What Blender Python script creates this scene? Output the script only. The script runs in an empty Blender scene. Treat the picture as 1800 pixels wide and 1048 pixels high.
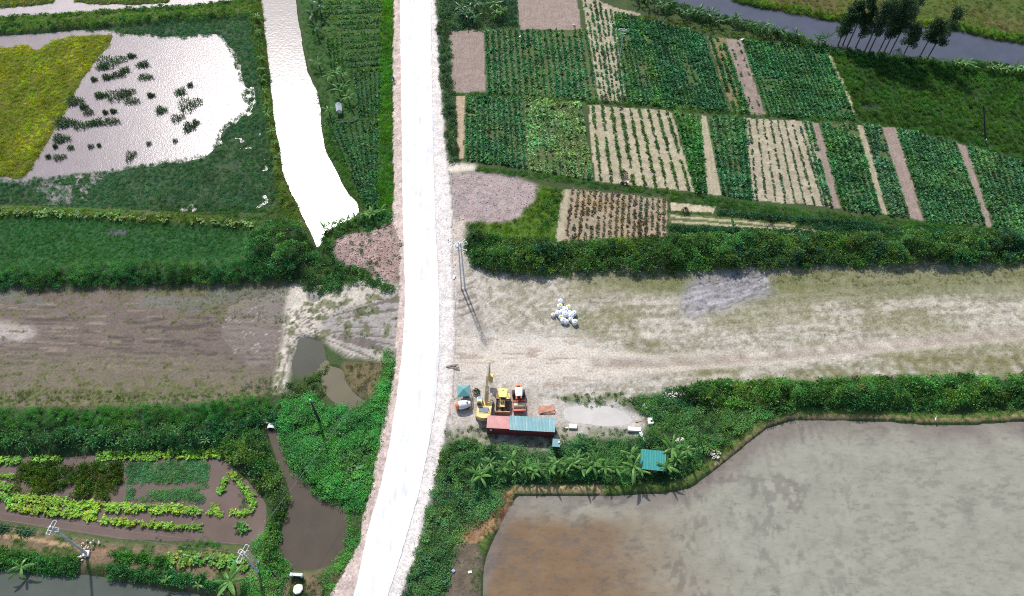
import bpy, bmesh, math, random
import numpy as np
from mathutils import Vector, Matrix, Euler
R = math.radians
random.seed(7); RNG = np.random.default_rng(11)
scene = bpy.context.scene
C = scene.collection

# ------------------------------------------------------------------ camera, sky, sun, exposure
CAM_H, FPX, PITCH = 137.0, 1450.0, R(55.25)          # drone height, focal length in photo pixels, angle below the horizon
cam = bpy.data.cameras.new('camera'); camo = bpy.data.objects.new('camera', cam); C.objects.link(camo)
cam.sensor_width = 36.0; cam.lens = FPX / 1800 * 36.0; cam.clip_start = 1.0; cam.clip_end = 9000
camo.location = (0, 0, CAM_H); camo.rotation_euler = (R(90) - PITCH, 0, 0)
scene.camera = camo
SUN_EL, SUN_AZ = R(46.5), R(-20)                      # azimuth measured from +Y towards +X
sdir = Vector((math.sin(SUN_AZ) * math.cos(SUN_EL), math.cos(SUN_AZ) * math.cos(SUN_EL), math.sin(SUN_EL)))
w = bpy.data.worlds.new('World'); scene.world = w; w.use_nodes = True
nt = w.node_tree; bg = nt.nodes['Background']
sky = nt.nodes.new('ShaderNodeTexSky'); sky.sky_type = 'NISHITA'; sky.sun_disc = False
sky.sun_elevation = SUN_EL; sky.sun_rotation = SUN_AZ; sky.air_density = 1.0; sky.dust_density = 2.0; sky.ozone_density = 1.0
nt.links.new(sky.outputs[0], bg.inputs[0]); bg.inputs[1].default_value = 0.14
sl = bpy.data.lights.new('sun', 'SUN'); sl.energy = 3.7; sl.angle = R(2.0); sl.color = (1.0, 0.97, 0.93)
so = bpy.data.objects.new('sun', sl); C.objects.link(so); so.rotation_euler = (-sdir).to_track_quat('-Z', 'Y').to_euler()
scene.view_settings.view_transform = 'Standard'; scene.view_settings.look = 'None'
scene.view_settings.exposure = 0.30; scene.view_settings.gamma = 1.0
scene.cycles.use_denoising = False; scene.cycles.filter_width = 1.05; scene.cycles.max_bounces = 6; scene.cycles.transparent_max_bounces = 4

# ------------------------------------------------------------------ pixel <-> ground
SP, CP = math.sin(PITCH), math.cos(PITCH)
def G(px, py, z=0.0):
    u = (px - 900) / FPX; v = (py - 524) / FPX
    t = (CAM_H - z) / (SP + v * CP)
    return Vector((u * t, (CP - v * SP) * t, z))
def proj(x, y, z=0.0):
    h = CAM_H - z
    dep = y * CP + h * SP
    return 900 + FPX * x / dep, 524 + FPX * (h * CP - y * SP) / dep

# ------------------------------------------------------------------ numpy noise
NTAB = np.random.default_rng(5).random((256, 256))
def vnoise(x, y, s, seed=0):
    x = x / s; y = y / s
    ix = np.floor(x); iy = np.floor(y); fx = x - ix; fy = y - iy
    fx = fx * fx * (3 - 2 * fx); fy = fy * fy * (3 - 2 * fy)
    a = (ix.astype(np.int64) + seed * 37) & 255; b = (iy.astype(np.int64) + seed * 91 + 13) & 255
    a1 = (a + 1) & 255; b1 = (b + 1) & 255
    return (NTAB[a, b] * (1 - fx) + NTAB[a1, b] * fx) * (1 - fy) + (NTAB[a, b1] * (1 - fx) + NTAB[a1, b1] * fx) * fy
def fbm(x, y, s, seed=0, o=4):
    t = 0; a = 1; n = 0
    for i in range(o):
        t = t + a * vnoise(x, y, s / 2 ** i, seed + i * 13); n += a; a *= 0.55
    return t / n
def sstep(a, b, x):
    t = np.clip((x - a) / (b - a), 0, 1); return t * t * (3 - 2 * t)

# ------------------------------------------------------------------ terrain grid
ST = 0.35
gx = np.arange(-160, 160.01, ST); gy = np.arange(27, 214, ST)
NX, NY = len(gx), len(gy)
GX, GY = np.meshgrid(gx, gy)                      # [NY, NX]
PX, PY = proj(GX, GY)
N1 = fbm(GX, GY, 5, 1) - .5; N2 = fbm(GX, GY, 5, 2) - .5
W1 = fbm(GX, GY, 1.6, 3, 3) - .5; W2 = fbm(GX, GY, 1.6, 4, 3) - .5
def inpoly(poly, X, Y):
    p = np.asarray(poly, float); m = np.zeros(X.shape, bool)
    b = (X >= p[:, 0].min()) & (X <= p[:, 0].max()) & (Y >= p[:, 1].min()) & (Y <= p[:, 1].max())
    x = X[b]; y = Y[b]; r = np.zeros(x.shape, bool)
    for i in range(len(p)):
        x0, y0 = p[i]; x1, y1 = p[(i + 1) % len(p)]
        if y0 == y1: continue
        c = (y0 > y) != (y1 > y)
        r ^= c & (x < (x1 - x0) * (y - y0) / (y1 - y0) + x0)
    m[b] = r; return m
def M(poly, warp=4.0, fine=2.0, z=0.0):
    X, Y = (PX, PY) if z == 0 else proj(GX, GY, z)
    return inpoly(poly, X + warp * 2 * N1 + fine * 2 * W1, Y + warp * 2 * N2 + fine * 2 * W2)
def blur(a, r, n=2):
    a = a.astype(float)
    for _ in range(n):
        for ax in (0, 1):
            k = 2 * r + 1
            pad = [(0, 0), (0, 0)]; pad[ax] = (r + 1, r)
            c = np.cumsum(np.pad(a, pad, mode='edge'), axis=ax)
            a = ((c[k:] - c[:-k]) if ax == 0 else (c[:, k:] - c[:, :-k])) / k
    return a
def strip(pts, wd):                                # polyline in px -> polygon with widths (px, measured along y)
    n = len(pts); ws = wd if isinstance(wd, (list, tuple)) else [wd] * n
    a = []; b = []
    for i, (x, y) in enumerate(pts):
        x0, y0 = pts[max(0, i - 1)]; x1, y1 = pts[min(n - 1, i + 1)]
        dx, dy = x1 - x0, y1 - y0; L = math.hypot(dx, dy) or 1
        a.append((x - dy / L * ws[i] / 2, y + dx / L * ws[i] / 2)); b.append((x + dy / L * ws[i] / 2, y - dx / L * ws[i] / 2))
    return a + b[::-1]

def srgb(*c):
    return np.array([((v / 255 + .055) / 1.055) ** 2.4 if v > 10 else v / 255 / 12.92 for v in c])
HT = 0.10 * N1 + 0.06 * W1                         # height
COL = np.empty((NY, NX, 3)); COL[:] = srgb(62, 78, 44)
COL *= (0.75 + 0.5 * fbm(GX, GY, 3, 9))[..., None]
WET = np.zeros((NY, NX))
REG = np.zeros((NY, NX), np.int32)                 # region ids -> separate ground objects
REGNAMES = {0: ('ground', 'green and earthy ground between the plots and ponds')}
def region(name, label, mask):
    i = len(REGNAMES); REGNAMES[i] = (name, label); REG[mask] = i; return i
def paint(mask, c, a=1.0, soft=0, var=.25, s=2.0, seed=5):
    k = (blur(mask, soft) if soft else mask.astype(float)) * a
    f = (1 + var * 2 * (fbm(GX, GY, s, seed) - .5)) [..., None]
    COL[:] = COL * (1 - k[..., None]) + np.asarray(c) * f * k[..., None]
def lift(mask, z, soft=3, add=False):
    k = blur(mask, soft)
    if add: HT[:] = HT + z * k
    else: HT[:] = HT * (1 - k) + z * k

# ------------------------------------------------------------------ polygons read off the photograph (pixels, on the ground)
CANAL = [(452, -60), (458, 0), (462, 40), (470, 100), (475, 150), (480, 200), (488, 250), (496, 300), (508, 332), (525, 365), (540, 397), (549, 425), (544, 462), (550, 466), (562, 432), (574, 404), (602, 388), (631, 372), (628, 356), (608, 333), (591, 300), (571, 262), (564, 222), (562, 190), (557, 160), (550, 146), (538, 120), (532, 85), (527, 58), (519, 0), (514, -60)]
FLOOD = [(-80, 40), (0, 58), (190, 46), (330, 30), (440, 22), (452, 60), (462, 120), (470, 200), (480, 280), (490, 340), (470, 372), (330, 372), (0, 360), (-80, 360)]
OPENW = [(-80, 56), (0, 60), (90, 53), (190, 50), (215, 60), (260, 64), (330, 64), (385, 62), (400, 82), (418, 125), (428, 170), (434, 188), (415, 202), (385, 228), (368, 262), (330, 276), (240, 290), (150, 302), (60, 312), (-80, 318)]
YELLOW = [(-80, 82), (0, 80), (48, 76), (56, 84), (70, 84), (90, 68), (125, 61), (201, 57), (190, 80), (165, 110), (135, 152), (118, 186), (90, 236), (66, 276), (46, 306), (30, 312), (0, 308), (-80, 310)]
TOPW = [(-80, -60), (460, -60), (450, 0), (330, 10), (120, 22), (0, 32), (-80, 36)]
LEVEE1 = [(-80, 34), (0, 31), (120, 23), (250, 15), (350, 9), (452, -4), (462, 20), (430, 30), (330, 34), (200, 44), (100, 51), (0, 58), (-80, 60)]
LEVEE2 = [(440, 12), (458, 0), (462, 40), (470, 100), (475, 150), (480, 200), (490, 250), (497, 300), (508, 330), (525, 365), (542, 400), (520, 400), (500, 378), (488, 335), (478, 275), (466, 205), (455, 140), (446, 80), (440, 40)]
LEVEE3 = [(-80, 364), (0, 364), (100, 366), (200, 370), (260, 374), (350, 380), (440, 388), (456, 394), (440, 402), (330, 394), (250, 390), (150, 384), (0, 379), (-80, 377)]
GFIELD = [(-80, 380), (0, 380), (150, 385), (330, 395), (440, 402), (440, 450), (300, 462), (0, 470), (-80, 470)]
HEDGE_L = [(-80, 472), (0, 472), (200, 466), (430, 462), (500, 480), (512, 494), (420, 500), (250, 503), (0, 508), (-80, 510)]
BUSH_L = [(432, 456), (438, 428), (458, 408), (490, 396), (525, 402), (545, 428), (548, 450), (540, 474), (516, 498), (480, 494), (448, 476)]
MUD = [(-80, 508), (0, 508), (250, 504), (420, 500), (512, 494), (512, 520), (502, 560), (498, 592), (488, 640), (478, 690), (440, 698), (300, 710), (150, 712), (0, 716), (-80, 716)]
SANDL = [(515, 500), (540, 496), (543, 530), (600, 505), (660, 488), (698, 496), (700, 540), (700, 590), (690, 640), (655, 632), (606, 626), (574, 604), (535, 588), (520, 620), (500, 690), (478, 690), (490, 640), (500, 590), (500, 560), (508, 520)]
PONDA = [(526, 590), (566, 600), (571, 628), (578, 640), (548, 656), (516, 660), (512, 640)]
PONDB = [(574, 644), (600, 650), (606, 672), (622, 695), (646, 710), (620, 716), (590, 706), (572, 690), (566, 665)]
PONDC = [(545, 504), (568, 500), (564, 528), (546, 530)]
VINES = [(500, 705), (540, 694), (575, 716), (640, 716), (664, 690), (690, 620), (694, 660), (680, 720), (662, 790), (648, 862), (640, 900), (618, 900), (560, 872), (520, 835), (500, 800), (490, 755)]
CHANNEL = [(460, 748), (488, 744), (496, 772), (504, 810), (525, 832), (548, 850), (558, 868), (600, 880), (616, 892), (616, 925), (608, 960), (588, 990), (555, 1006), (520, 1006), (497, 992), (488, 975), (490, 940), (500, 900), (508, 872), (500, 846), (484, 812), (472, 780)]
HEDGE_LL = [(-80, 722), (0, 722), (300, 716), (440, 700), (500, 706), (492, 750), (460, 745), (420, 770), (365, 792), (180, 792), (0, 792), (-80, 792)]
BUSH_LL = [(372, 788), (420, 762), (462, 760), (478, 800), (498, 846), (508, 874), (496, 910), (488, 960), (500, 1010), (470, 1000), (460, 960), (476, 930), (474, 880), (445, 845), (410, 815)]
GARDEN = [(-80, 796), (0, 796), (180, 792), (380, 792), (410, 812), (445, 842), (474, 878), (472, 930), (455, 955), (430, 962), (370, 958), (200, 950), (0, 920), (-80, 912)]
BANKB = [(-80, 915), (0, 922), (200, 955), (370, 962), (440, 964), (475, 985), (520, 1010), (600, 1000), (580, 1048), (560, 1130), (420, 1130), (405, 1050), (300, 1034), (215, 1018), (130, 1006), (0, 998), (-80, 990)]
RIVB = [(-80, 990), (0, 998), (130, 1008), (215, 1020), (300, 1036), (405, 1052), (420, 1130), (-80, 1130)]
RUB1 = [(586, 440), (592, 424), (620, 411), (650, 413), (675, 398), (694, 392), (702, 420), (703, 470), (697, 510), (668, 490), (640, 478), (612, 470), (594, 458)]
PINKLOT = [(792, 306), (850, 303), (900, 310), (946, 325), (940, 355), (908, 385), (880, 392), (815, 390), (796, 378)]
ROADL = [(702, -80), (703, 0), (705, 150), (706.5, 262), (708, 380), (712, 500), (711, 560), (705, 640), (697, 700), (684, 786), (668, 860), (650, 917), (637, 980), (622, 1048), (600, 1130)]
ROADR = [(756, -80), (757, 0), (759, 130), (761.5, 262), (765, 380), (771, 500), (772, 560), (771, 640), (766, 710), (753, 786), (738, 860), (722, 917), (702, 985), (681, 1048), (655, 1130)]
SHL = [(691, -80), (692, 0), (690, 130), (691, 262), (693, 350), (688, 385), (700, 420), (702, 524), (697, 590), (692, 660), (683, 700), (664, 786), (655, 850), (640, 900), (630, 955), (605, 1005), (578, 1048), (560, 1130)]
SHR = [(764, -80), (765, 0), (771, 100), (778, 200), (783, 262), (791, 320), (796, 390), (796, 470), (800, 560), (800, 640), (792, 710), (778, 786), (762, 860), (745, 917), (728, 985), (706, 1048), (690, 1130)]
SANDR = [(786, 392), (812, 392), (820, 440), (832, 470), (860, 478), (950, 485), (1060, 478), (1200, 480), (1360, 474), (1500, 470), (1900, 462), (1900, 656), (1600, 658), (1400, 664), (1250, 668), (1180, 684), (1110, 694), (1090, 720), (1135, 735), (1125, 766), (1000, 768), (975, 792), (850, 782), (815, 776), (785, 770), (768, 720)]
TRACK = strip([(760, 622), (860, 626), (960, 632), (1060, 640), (1160, 639), (1280, 634), (1400, 624), (1550, 609), (1680, 597), (1900, 578)], [70, 66, 58, 48, 32, 26, 24, 22, 20, 20])
GREYP = [(1215, 488), (1270, 482), (1352, 476), (1356, 520), (1300, 534), (1250, 548), (1205, 560), (1196, 530)]
PUDDLE = [(985, 712), (1040, 706), (1085, 712), (1115, 728), (1122, 748), (1090, 754), (1040, 752), (1000, 748), (984, 735)]
HEDGE_R = [(826, 418), (850, 415), (900, 428), (980, 434), (1100, 430), (1190, 420), (1400, 418), (1560, 416), (1900, 412), (1900, 462), (1500, 469), (1360, 474), (1200, 478), (1060, 476), (950, 484), (870, 474), (832, 466), (820, 446)]
HEDGE_RR = [(1108, 700), (1170, 690), (1250, 676), (1400, 672), (1600, 666), (1900, 660), (1900, 716), (1650, 722), (1500, 722), (1400, 722), (1330, 740), (1280, 780), (1240, 806), (1185, 846), (1100, 850), (900, 846), (870, 850), (800, 850), (770, 830), (782, 775), (850, 782), (960, 792), (1010, 776), (1120, 772), (1150, 740)]
SLOPE_R = [(778, 786), (800, 840), (880, 850), (905, 850), (880, 885), (850, 920), (815, 940), (795, 990), (780, 1048), (770, 1130), (690, 1130), (706, 1048), (728, 985), (745, 917), (762, 860)]
PADDY = [(1900, 740), (1800, 738), (1700, 744), (1620, 744), (1550, 738), (1450, 735), (1390, 736), (1350, 748), (1300, 788), (1250, 828), (1215, 855), (1170, 864), (1060, 868), (910, 868), (892, 890), (872, 930), (852, 980), (846, 1048), (840, 1150), (1900, 1150)]
DIKE = strip([(1900, 730), (1800, 729), (1700, 735), (1620, 735), (1550, 729), (1450, 727), (1390, 728), (1345, 741), (1295, 780), (1245, 820), (1205, 848), (1168, 857), (1060, 860), (906, 860), (884, 890), (862, 935), (840, 985), (832, 1048), (820, 1150)], 13)
DRYBANK = [(905, 860), (885, 862), (868, 900), (815, 925), (805, 950), (840, 955), (880, 925), (900, 890)]
MUDSTRIP = [(800, 950), (842, 955), (850, 985), (842, 1048), (835, 1130), (775, 1130), (785, 1048), (795, 985)]
RIVT = [(1120, -80), (1150, -18), (1205, 8), (1250, 24), (1330, 40), (1385, 58), (1435, 76), (1470, 84), (1560, 96), (1640, 104), (1700, 106), (1800, 116), (1900, 124), (1900, 84), (1800, 74), (1750, 66), (1690, 52), (1600, 43), (1470, 34), (1400, 22), (1290, 0), (1240, -40), (1220, -80)]
FARBANK = [(1290, -4), (1400, 20), (1470, 32), (1600, 41), (1690, 50), (1750, 64), (1900, 82), (1900, -100), (1230, -100)]
DARKG = [(1458, 86), (1560, 98), (1640, 106), (1800, 120), (1900, 128), (1900, 300), (1800, 276), (1690, 248), (1600, 224), (1508, 210), (1480, 140)]
POOLS = [[(1515, 182), (1545, 184), (1540, 194), (1520, 192)]]
LFIELD = [(524, -60), (690, -60), (690, 330), (668, 372), (640, 368), (606, 322), (578, 262), (566, 215), (552, 140), (536, 85)]
GREENTRI = [(946, 326), (990, 332), (976, 428), (900, 424), (835, 412), (815, 392), (880, 392), (908, 386), (938, 356)]
ROADPOLY = ROADL + ROADR[::-1]
SHPOLY = SHL + SHR[::-1]

m_canal = M(CANAL, 1.5, 1.5); m_open = M(OPENW, 5, 3); m_flood = M(FLOOD, 2, 2); m_yel = M(YELLOW, 2, 2)
m_mud = M(MUD, 3, 3); m_sandl = M(SANDL, 3, 3); m_sandr = M(SANDR, 4, 4); m_track = M(TRACK, 2, 2)
m_garden = M(GARDEN, 2, 2); m_paddy = M(PADDY, 2, 1.2); m_riv = M(RIVT, 2, 2); m_rivb = M(RIVB, 3, 3); m_chan = M(CHANNEL, 1.5, 1.5)
m_road = M(ROADPOLY, .5, .5, .6); m_sh = M(SHPOLY, 1.5, 2, .5)

# ---- heights
lift(m_flood, -0.52, 2); lift(m_yel, -0.12, 2)
marsh = m_flood & ~m_open & ~m_yel
HT[:] = np.where(marsh, -.40 + 0.16 * (fbm(GX, GY, 9, 31) - .5) * 2 + .10 * W1, HT)
lift(m_open & ~m_yel, -0.8, 2)
m_top = M(TOPW, 2, 2); m_tl = M([(-80, -60), (95, -60), (95, 2), (60, 8), (0, 13), (-80, 15)], 1, 2) | M([(122, -60), (300, -60), (298, 2), (250, 6), (180, 6), (130, 3)], 1, 2)
lift(m_top, -.7, 2); lift(m_tl, -.1, 1)
for p, z in ((LEVEE1, .45), (LEVEE2, .4), (LEVEE3, .3)): lift(M(p, 1, 1), z, 2)
lift(M(GFIELD, 1, 2), -.3, 2)
lift(m_canal, -1.3, 2)
lift(M(HEDGE_L), .7, 4, True); lift(M(BUSH_L), 1.2, 6, True)
lift(m_mud, -.18, 2); lift(m_sandl, .25, 3)
for p in (PONDA, PONDB, PONDC): lift(M(p, 1, 1), -.8, 1)
lift(m_chan, -1.0, 2); lift(m_garden, -.62, 2); lift(M(BANKB, 1, 2), .25, 2); lift(m_rivb, -1.2, 2)
lift(M(HEDGE_LL), .6, 4, True); lift(M(BUSH_LL), .5, 3, True); lift(M(VINES), .3, 3, True)
lift(m_riv, -1.4, 2); lift(m_paddy, -.62, 1); lift(M(DIKE, 1, 1), .22, 1)
lift(M(HEDGE_R), .6, 4, True); lift(M(HEDGE_RR), .5, 3, True)
for p in POOLS: lift(M(p, 1, 1), -.7, 1)
lift(M(RUB1), .7, 3, True); HT += np.where(M(RUB1), .45 * (fbm(GX, GY, 1.1, 51, 3) - .4), 0)
HT += np.where(M(PINKLOT), .22 * (fbm(GX, GY, 1.0, 52, 3) - .5), 0)
lift(M(PUDDLE, 2, 2), -.16, 2)
lift(m_sh, .48, 3); lift(m_sh & ~m_road, .50, 0); HT += np.where(m_sh & ~m_road, .16 * (fbm(GX, GY, .9, 53, 3) - .5), 0)
lift(m_road, .45, 0)

# ---- colours (albedo)
GRASS = srgb(72, 96, 40); DGR = srgb(44, 66, 34); SAND = srgb(172, 164, 154); MUDC = srgb(102, 89, 80); PINK = srgb(168, 146, 138)
paint(m_flood, srgb(64, 82, 58), 1, 1); paint(m_yel, srgb(90, 92, 30), 1, 0)
for p in (LEVEE1, LEVEE2, LEVEE3): paint(M(p, 1, 2), srgb(76, 92, 44), 1, 1)
paint(M(GFIELD), srgb(48, 84, 46), 1, 1); paint(M(LFIELD, 1, 1), srgb(56, 84, 42), 1, 1)
for p in (HEDGE_L, HEDGE_LL, HEDGE_R, HEDGE_RR, BUSH_L, BUSH_LL, VINES, SLOPE_R): paint(M(p), srgb(40, 62, 32), 1, 2)
paint(M(FARBANK), srgb(78, 92, 38), 1, 1); paint(M(FARBANK) & (fbm(GX, GY, 14, 61) > .52), srgb(92, 78, 52), .7, 5)
paint(M(DARKG, 1, 2), srgb(44, 70, 28), 1, 1)
paint(M(GREENTRI), srgb(80, 104, 36), 1, 1)
# mud flat: wet brown, ruts along it, algae
paint(m_mud, MUDC, 1, 1, .2, 5, 71)
t_al = (PY - 505) / 210.0 + .08 * N1 - .10 * sstep(250, 480, PX)
r1 = vnoise(GX / 14, GY + .035 * GX, .42, 73); r2 = vnoise(GX / 5, GY + .05 * GX + 2 * N1, .5, 74)
bare = m_mud & (t_al > .12) & (t_al < .66)
k = bare & (r1 > .70) & (fbm(GX / 3, GY, 3, 72) > .42); paint(k, srgb(62, 54, 49), .65, 0, .2); HT -= np.where(k, .07, 0)
paint(bare & (r1 < .22) & (PX < 330), srgb(142, 126, 114), .5, 0, .2)
k = bare & (r2 > .78) & (t_al > .35); paint(k, srgb(70, 61, 55), .6, 0, .2); HT -= np.where(k, .05, 0)
paint(M([(-80, 568), (0, 566), (40, 572), (70, 584), (30, 596), (-80, 598)], 6, 5), srgb(186, 176, 168), .6, 2)
alg = fbm(GX / 1.5, GY, .8, 77, 3) + .35 * (fbm(GX / 3, GY, 5, 78, 3) - .5) + .22 * (vnoise(GX / 12, GY + .06 * GX, 1.3, 76) - .5)
ALM = m_mud & ((alg > .74 - .34 * sstep(.52, .98, t_al)) | ((t_al < .22) & (alg > .42 + 1.0 * np.clip(t_al, 0, 1))))
paint(m_mud & (t_al > .55), srgb(104, 98, 76), .55 , 4); paint(ALM, srgb(88, 92, 48), .8, 0, .35, .8)
paint(m_mud & (t_al < .16) & (fbm(GX / 3, GY, 4, 79) > .45), srgb(98, 100, 92), .7, 1)
WET = np.where(m_mud, .55, WET)
k = M([(400, 535), (512, 505), (505, 600), (480, 640), (430, 640), (390, 590)], 8, 5)
paint(k, srgb(98, 86, 78), .8, 6, .08, 6); WET = np.where(k, .92, WET)
sq = np.abs(fbm(GX, GY, 4, 171, 4) - .5); paint(k & (sq < .006), srgb(170, 162, 156), .6, 0)
# left sand
paint(m_sandl, srgb(186, 177, 163), 1, 1, .3, 1.5, 81)
k = M([(565, 560), (600, 545), (700, 520), (704, 580), (690, 630), (650, 626), (610, 615), (575, 596)], 6, 4)
paint(k, srgb(142, 137, 132), .9, 2, .25, 2)
ang = np.arctan2(GY - G(520, 575).y, GX - G(520, 575).x)
k2 = (k | (m_sandl & (PY > 545))) & (vnoise(ang * 46, GX * .10, 1, 83) > .66)
paint(k2, srgb(96, 86, 80), .8, 0); HT -= np.where(k2, .06, 0)
paint(m_sandl & (fbm(GX, GY, 1.8, 85) > .62), srgb(98, 102, 66), .8, 0)
paint(M([(600, 640), (640, 636), (680, 640), (668, 690), (650, 708), (624, 692), (608, 668)], 4, 3), srgb(112, 100, 74), .9, 1, .4, 1.0)
# right sand
paint(m_sandr, SAND, 1, 2, .2, 2.5, 91)
tsr = (PY - 475) / 180.0
spk = fbm(GX, GY, .75, 93, 2); pat = fbm(GX / 3.5, GY, 4.5, 95, 4)
strk = vnoise(GX * .35 + GY * .5, GY - .45 * GX, .5, 94)
paint(m_sandr & (PX > 860) & (PY < 668), srgb(150, 144, 122), .55 , 6, .2, 2)
paint(m_sandr & (PY < 700) & (spk > .62 - .16 * sstep(.35, .65, pat) * sstep(830, 1000, PX)), srgb(120, 117, 94), .5, 0, .3, .8)
paint(m_sandr & (spk < .36), srgb(188, 182, 172), .6, 0)
paint(m_sandr & (PX > 1050) & (PY < 640) & (strk > .6) & (spk < .6), srgb(186, 178, 164), .4, 0)
str2 = vnoise(GX / 16, GY - .06 * GX + 1.5 * N2, .55, 181); paint(m_sandr & (PX > 980) & (str2 > .62), srgb(184, 177, 164), .4, 0); paint(m_sandr & (PX > 980) & (str2 < .3), srgb(118, 114, 92), .35, 0)
paint(m_sandr & (PX > 1000) & (PY < 660) & (pat > .53), srgb(112, 112, 72), .5, 2, .35, .8)
paint(m_sandr & (PX > 900) & (PY < 486 + 34 * sstep(950, 1200, PX) + 14 * N1), srgb(98, 102, 56), .75, 4, .35, .9)
for p in ([(1085, 560), (1130, 556), (1120, 600), (1150, 590), (1190, 600), (1110, 632), (1070, 625), (1100, 600)], [(1400, 648), (1600, 626), (1900, 615), (1900, 660), (1500, 668), (1300, 668)], [(1240, 640), (1330, 636), (1300, 660), (1230, 664)]):
    paint(M(p, 10, 6) & (spk > .42), srgb(100, 100, 56), .7, 1, .35, .8)
k = M(GREYP, 6, 5); paint(k, srgb(146, 142, 146), .85, 3, .15, 3)
k3 = k & (vnoise(GX * .25 + GY * .5, GY - GX * .55, .45, 97) > .66); paint(k3, srgb(98, 95, 100), .7, 0); paint(k & (vnoise(GX * .2, GY - GX * .3, .5, 98) > .72), srgb(176, 172, 172), .6, 0)
paint(M([(1000, 590), (760, 600), (760, 655), (820, 668), (980, 670), (1080, 650), (1130, 640), (1090, 620)], 10, 5), srgb(204, 197, 188), .9, 5, .12, 3)
paint(m_track, srgb(192, 182, 168), .9, 1, .12, 2)
off = fbm(GX / 6, GY, 1.0, 99, 2)
cy = np.interp(PX, [760, 960, 1060, 1160, 1280, 1400, 1550, 1680, 1900], [622, 632, 640, 639, 634, 624, 609, 597, 578])
d = PY - cy + 1.5 * N1
rut = m_track & ((np.abs(d - 3) < 2.6) | (np.abs(d + 6) < 2.2)) & (PX > 1040) & (off > .32)
paint(rut, srgb(122, 108, 94), .95, 1, .3, 1); HT -= .07 * blur(rut, 1)
k = m_sandr & (PX < 1060) & (np.abs(PY - 635) < 45) & (vnoise(GX / 7, GY, .55, 101) > .74)
paint(k, srgb(160, 142, 126), .7, 0); HT -= np.where(k, .04, 0)
# tyre fans beside the road
fan = M([(792, 486), (828, 480), (842, 540), (848, 575), (800, 580), (790, 540)], 2, 2)
k = fan & (vnoise((PY - 470) * .12 + (PX - 790) * .045, PX * .01, .55, 103) > .66); paint(k, srgb(128, 114, 104), .8, 0); HT -= np.where(k, .08, 0)
paint(M(PUDDLE, 3, 3), srgb(176, 172, 168), .9, 2, .1)
paint(M([(982, 700), (1100, 692), (1110, 712), (1050, 712), (1000, 714)], 5, 4) & (spk > .4), srgb(86, 98, 48), .8, 1)
paint(m_sandr & (PY > 750) & (spk > .42), srgb(94, 100, 66), .8, 1)
paint(M([(868, 690), (935, 690), (935, 730), (868, 730)], 3, 2), srgb(160, 146, 134), .6, 2)
# rubble, shoulders
paint(M(RUB1), PINK * .82, 1, 1, .5, .9, 111); paint(M(PINKLOT, 2, 2), srgb(158, 142, 138), 1, 1, .35, .9, 113)
paint(M([(700, 380), (690, 480), (660, 470), (690, 400)], 5, 4), srgb(150, 128, 118), .8, 1, .4, 1)
paint(M([(775, 283), (835, 289), (838, 300), (795, 304), (775, 303)], 2, 2), srgb(206, 196, 180), 1, 1)
paint(M([(786, 380), (825, 385), (812, 425), (812, 500), (790, 505)], 5, 4), srgb(192, 178, 166), .9, 1, .3, 1)
paint(m_sh, srgb(190, 172, 162), 1, 0, .45, .8, 115)
paint(m_sh & (PX > (np.interp(PY, [y for x, y in ROADR], [x for x, y in ROADR]) - 2)), srgb(214, 208, 202), .85, 1, .3, .8, 117)
# bottom left bank, slopes, dike
paint(M(BANKB, 2, 3), srgb(112, 98, 76), 1, 1, .35, 1.5); paint(M(BANKB, 2, 3) & (fbm(GX, GY, 2.5, 121) > .5), srgb(70, 84, 42), .9, 0)
paint(M(strip([(-80, 935), (40, 945), (130, 962), (150, 968)], 7), 1, 1), srgb(168, 140, 108), .9, 0)
paint(M(strip([(150, 968), (200, 975), (190, 985)], 18), 2, 2), srgb(136, 108, 90), .9, 1)
paint(M(DIKE, 1, 1.5), srgb(88, 104, 52), 1, 0, .4, 1)
dk = M(strip([(1900, 735), (1800, 733), (1700, 739), (1620, 739), (1550, 733), (1450, 731), (1390, 732), (1348, 745), (1298, 785), (1248, 825)], 6), 1, 1.5)
paint(dk, srgb(150, 128, 96), .85, 0, .5, .8)
paint(M(strip([(1064, 862), (985, 860), (906, 860)], 14), 1, 1.5), srgb(158, 138, 104), .95, 0, .4, .7)
paint(M(DRYBANK, 3, 3), srgb(140, 112, 84), .95, 0, .5, 1.0); paint(M([(870, 880), (892, 872), (884, 910), (866, 915)], 2, 2), srgb(84, 48, 40), .8, 0)
paint(M(MUDSTRIP, 2, 2), srgb(98, 88, 74), 1, 0, .4, 1.2)
paint(M([(1005, -10), (1030, -10), (1080, 14), (1125, 24), (1128, 34), (1090, 30), (1040, 12)], 1, 1.5), srgb(168, 148, 132), .95, 0)
paint(M(strip([(1458, 98), (1470, 122), (1484, 150), (1494, 178), (1506, 203)], 5), 1, .8), srgb(182, 168, 138), .95, 0)
REGN = {}
region('field_grass', 'dark rough grassland beside the river', M(DARKG, 1, 2)); region('far_bank', 'mown yellow and brown grassland across the river', M(FARBANK))
region('mud_flat', 'wet brown mud flat with ruts and algae', m_mud)
region('sand_flat', 'pale sandy clearing with thin weeds along the dirt track', m_sandr & ~m_sh & ~m_track); region('dirt_track', 'pale rutted dirt track crossing the sandy clearing', m_track & ~m_sh)
region('sand_patch', 'pale sand with tyre tracks between road and mud flat', m_sandl & ~m_sh)
region('road_shoulder', 'pinkish gravel shoulder along the white road', m_sh)
region('rubble_ground', 'pinkish rubble spread beside the road', M(RUB1) & ~m_sh); region('gravel_lot', 'pinkish grey gravel lot beside the road', M(PINKLOT, 2, 2) & ~m_sh)
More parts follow.
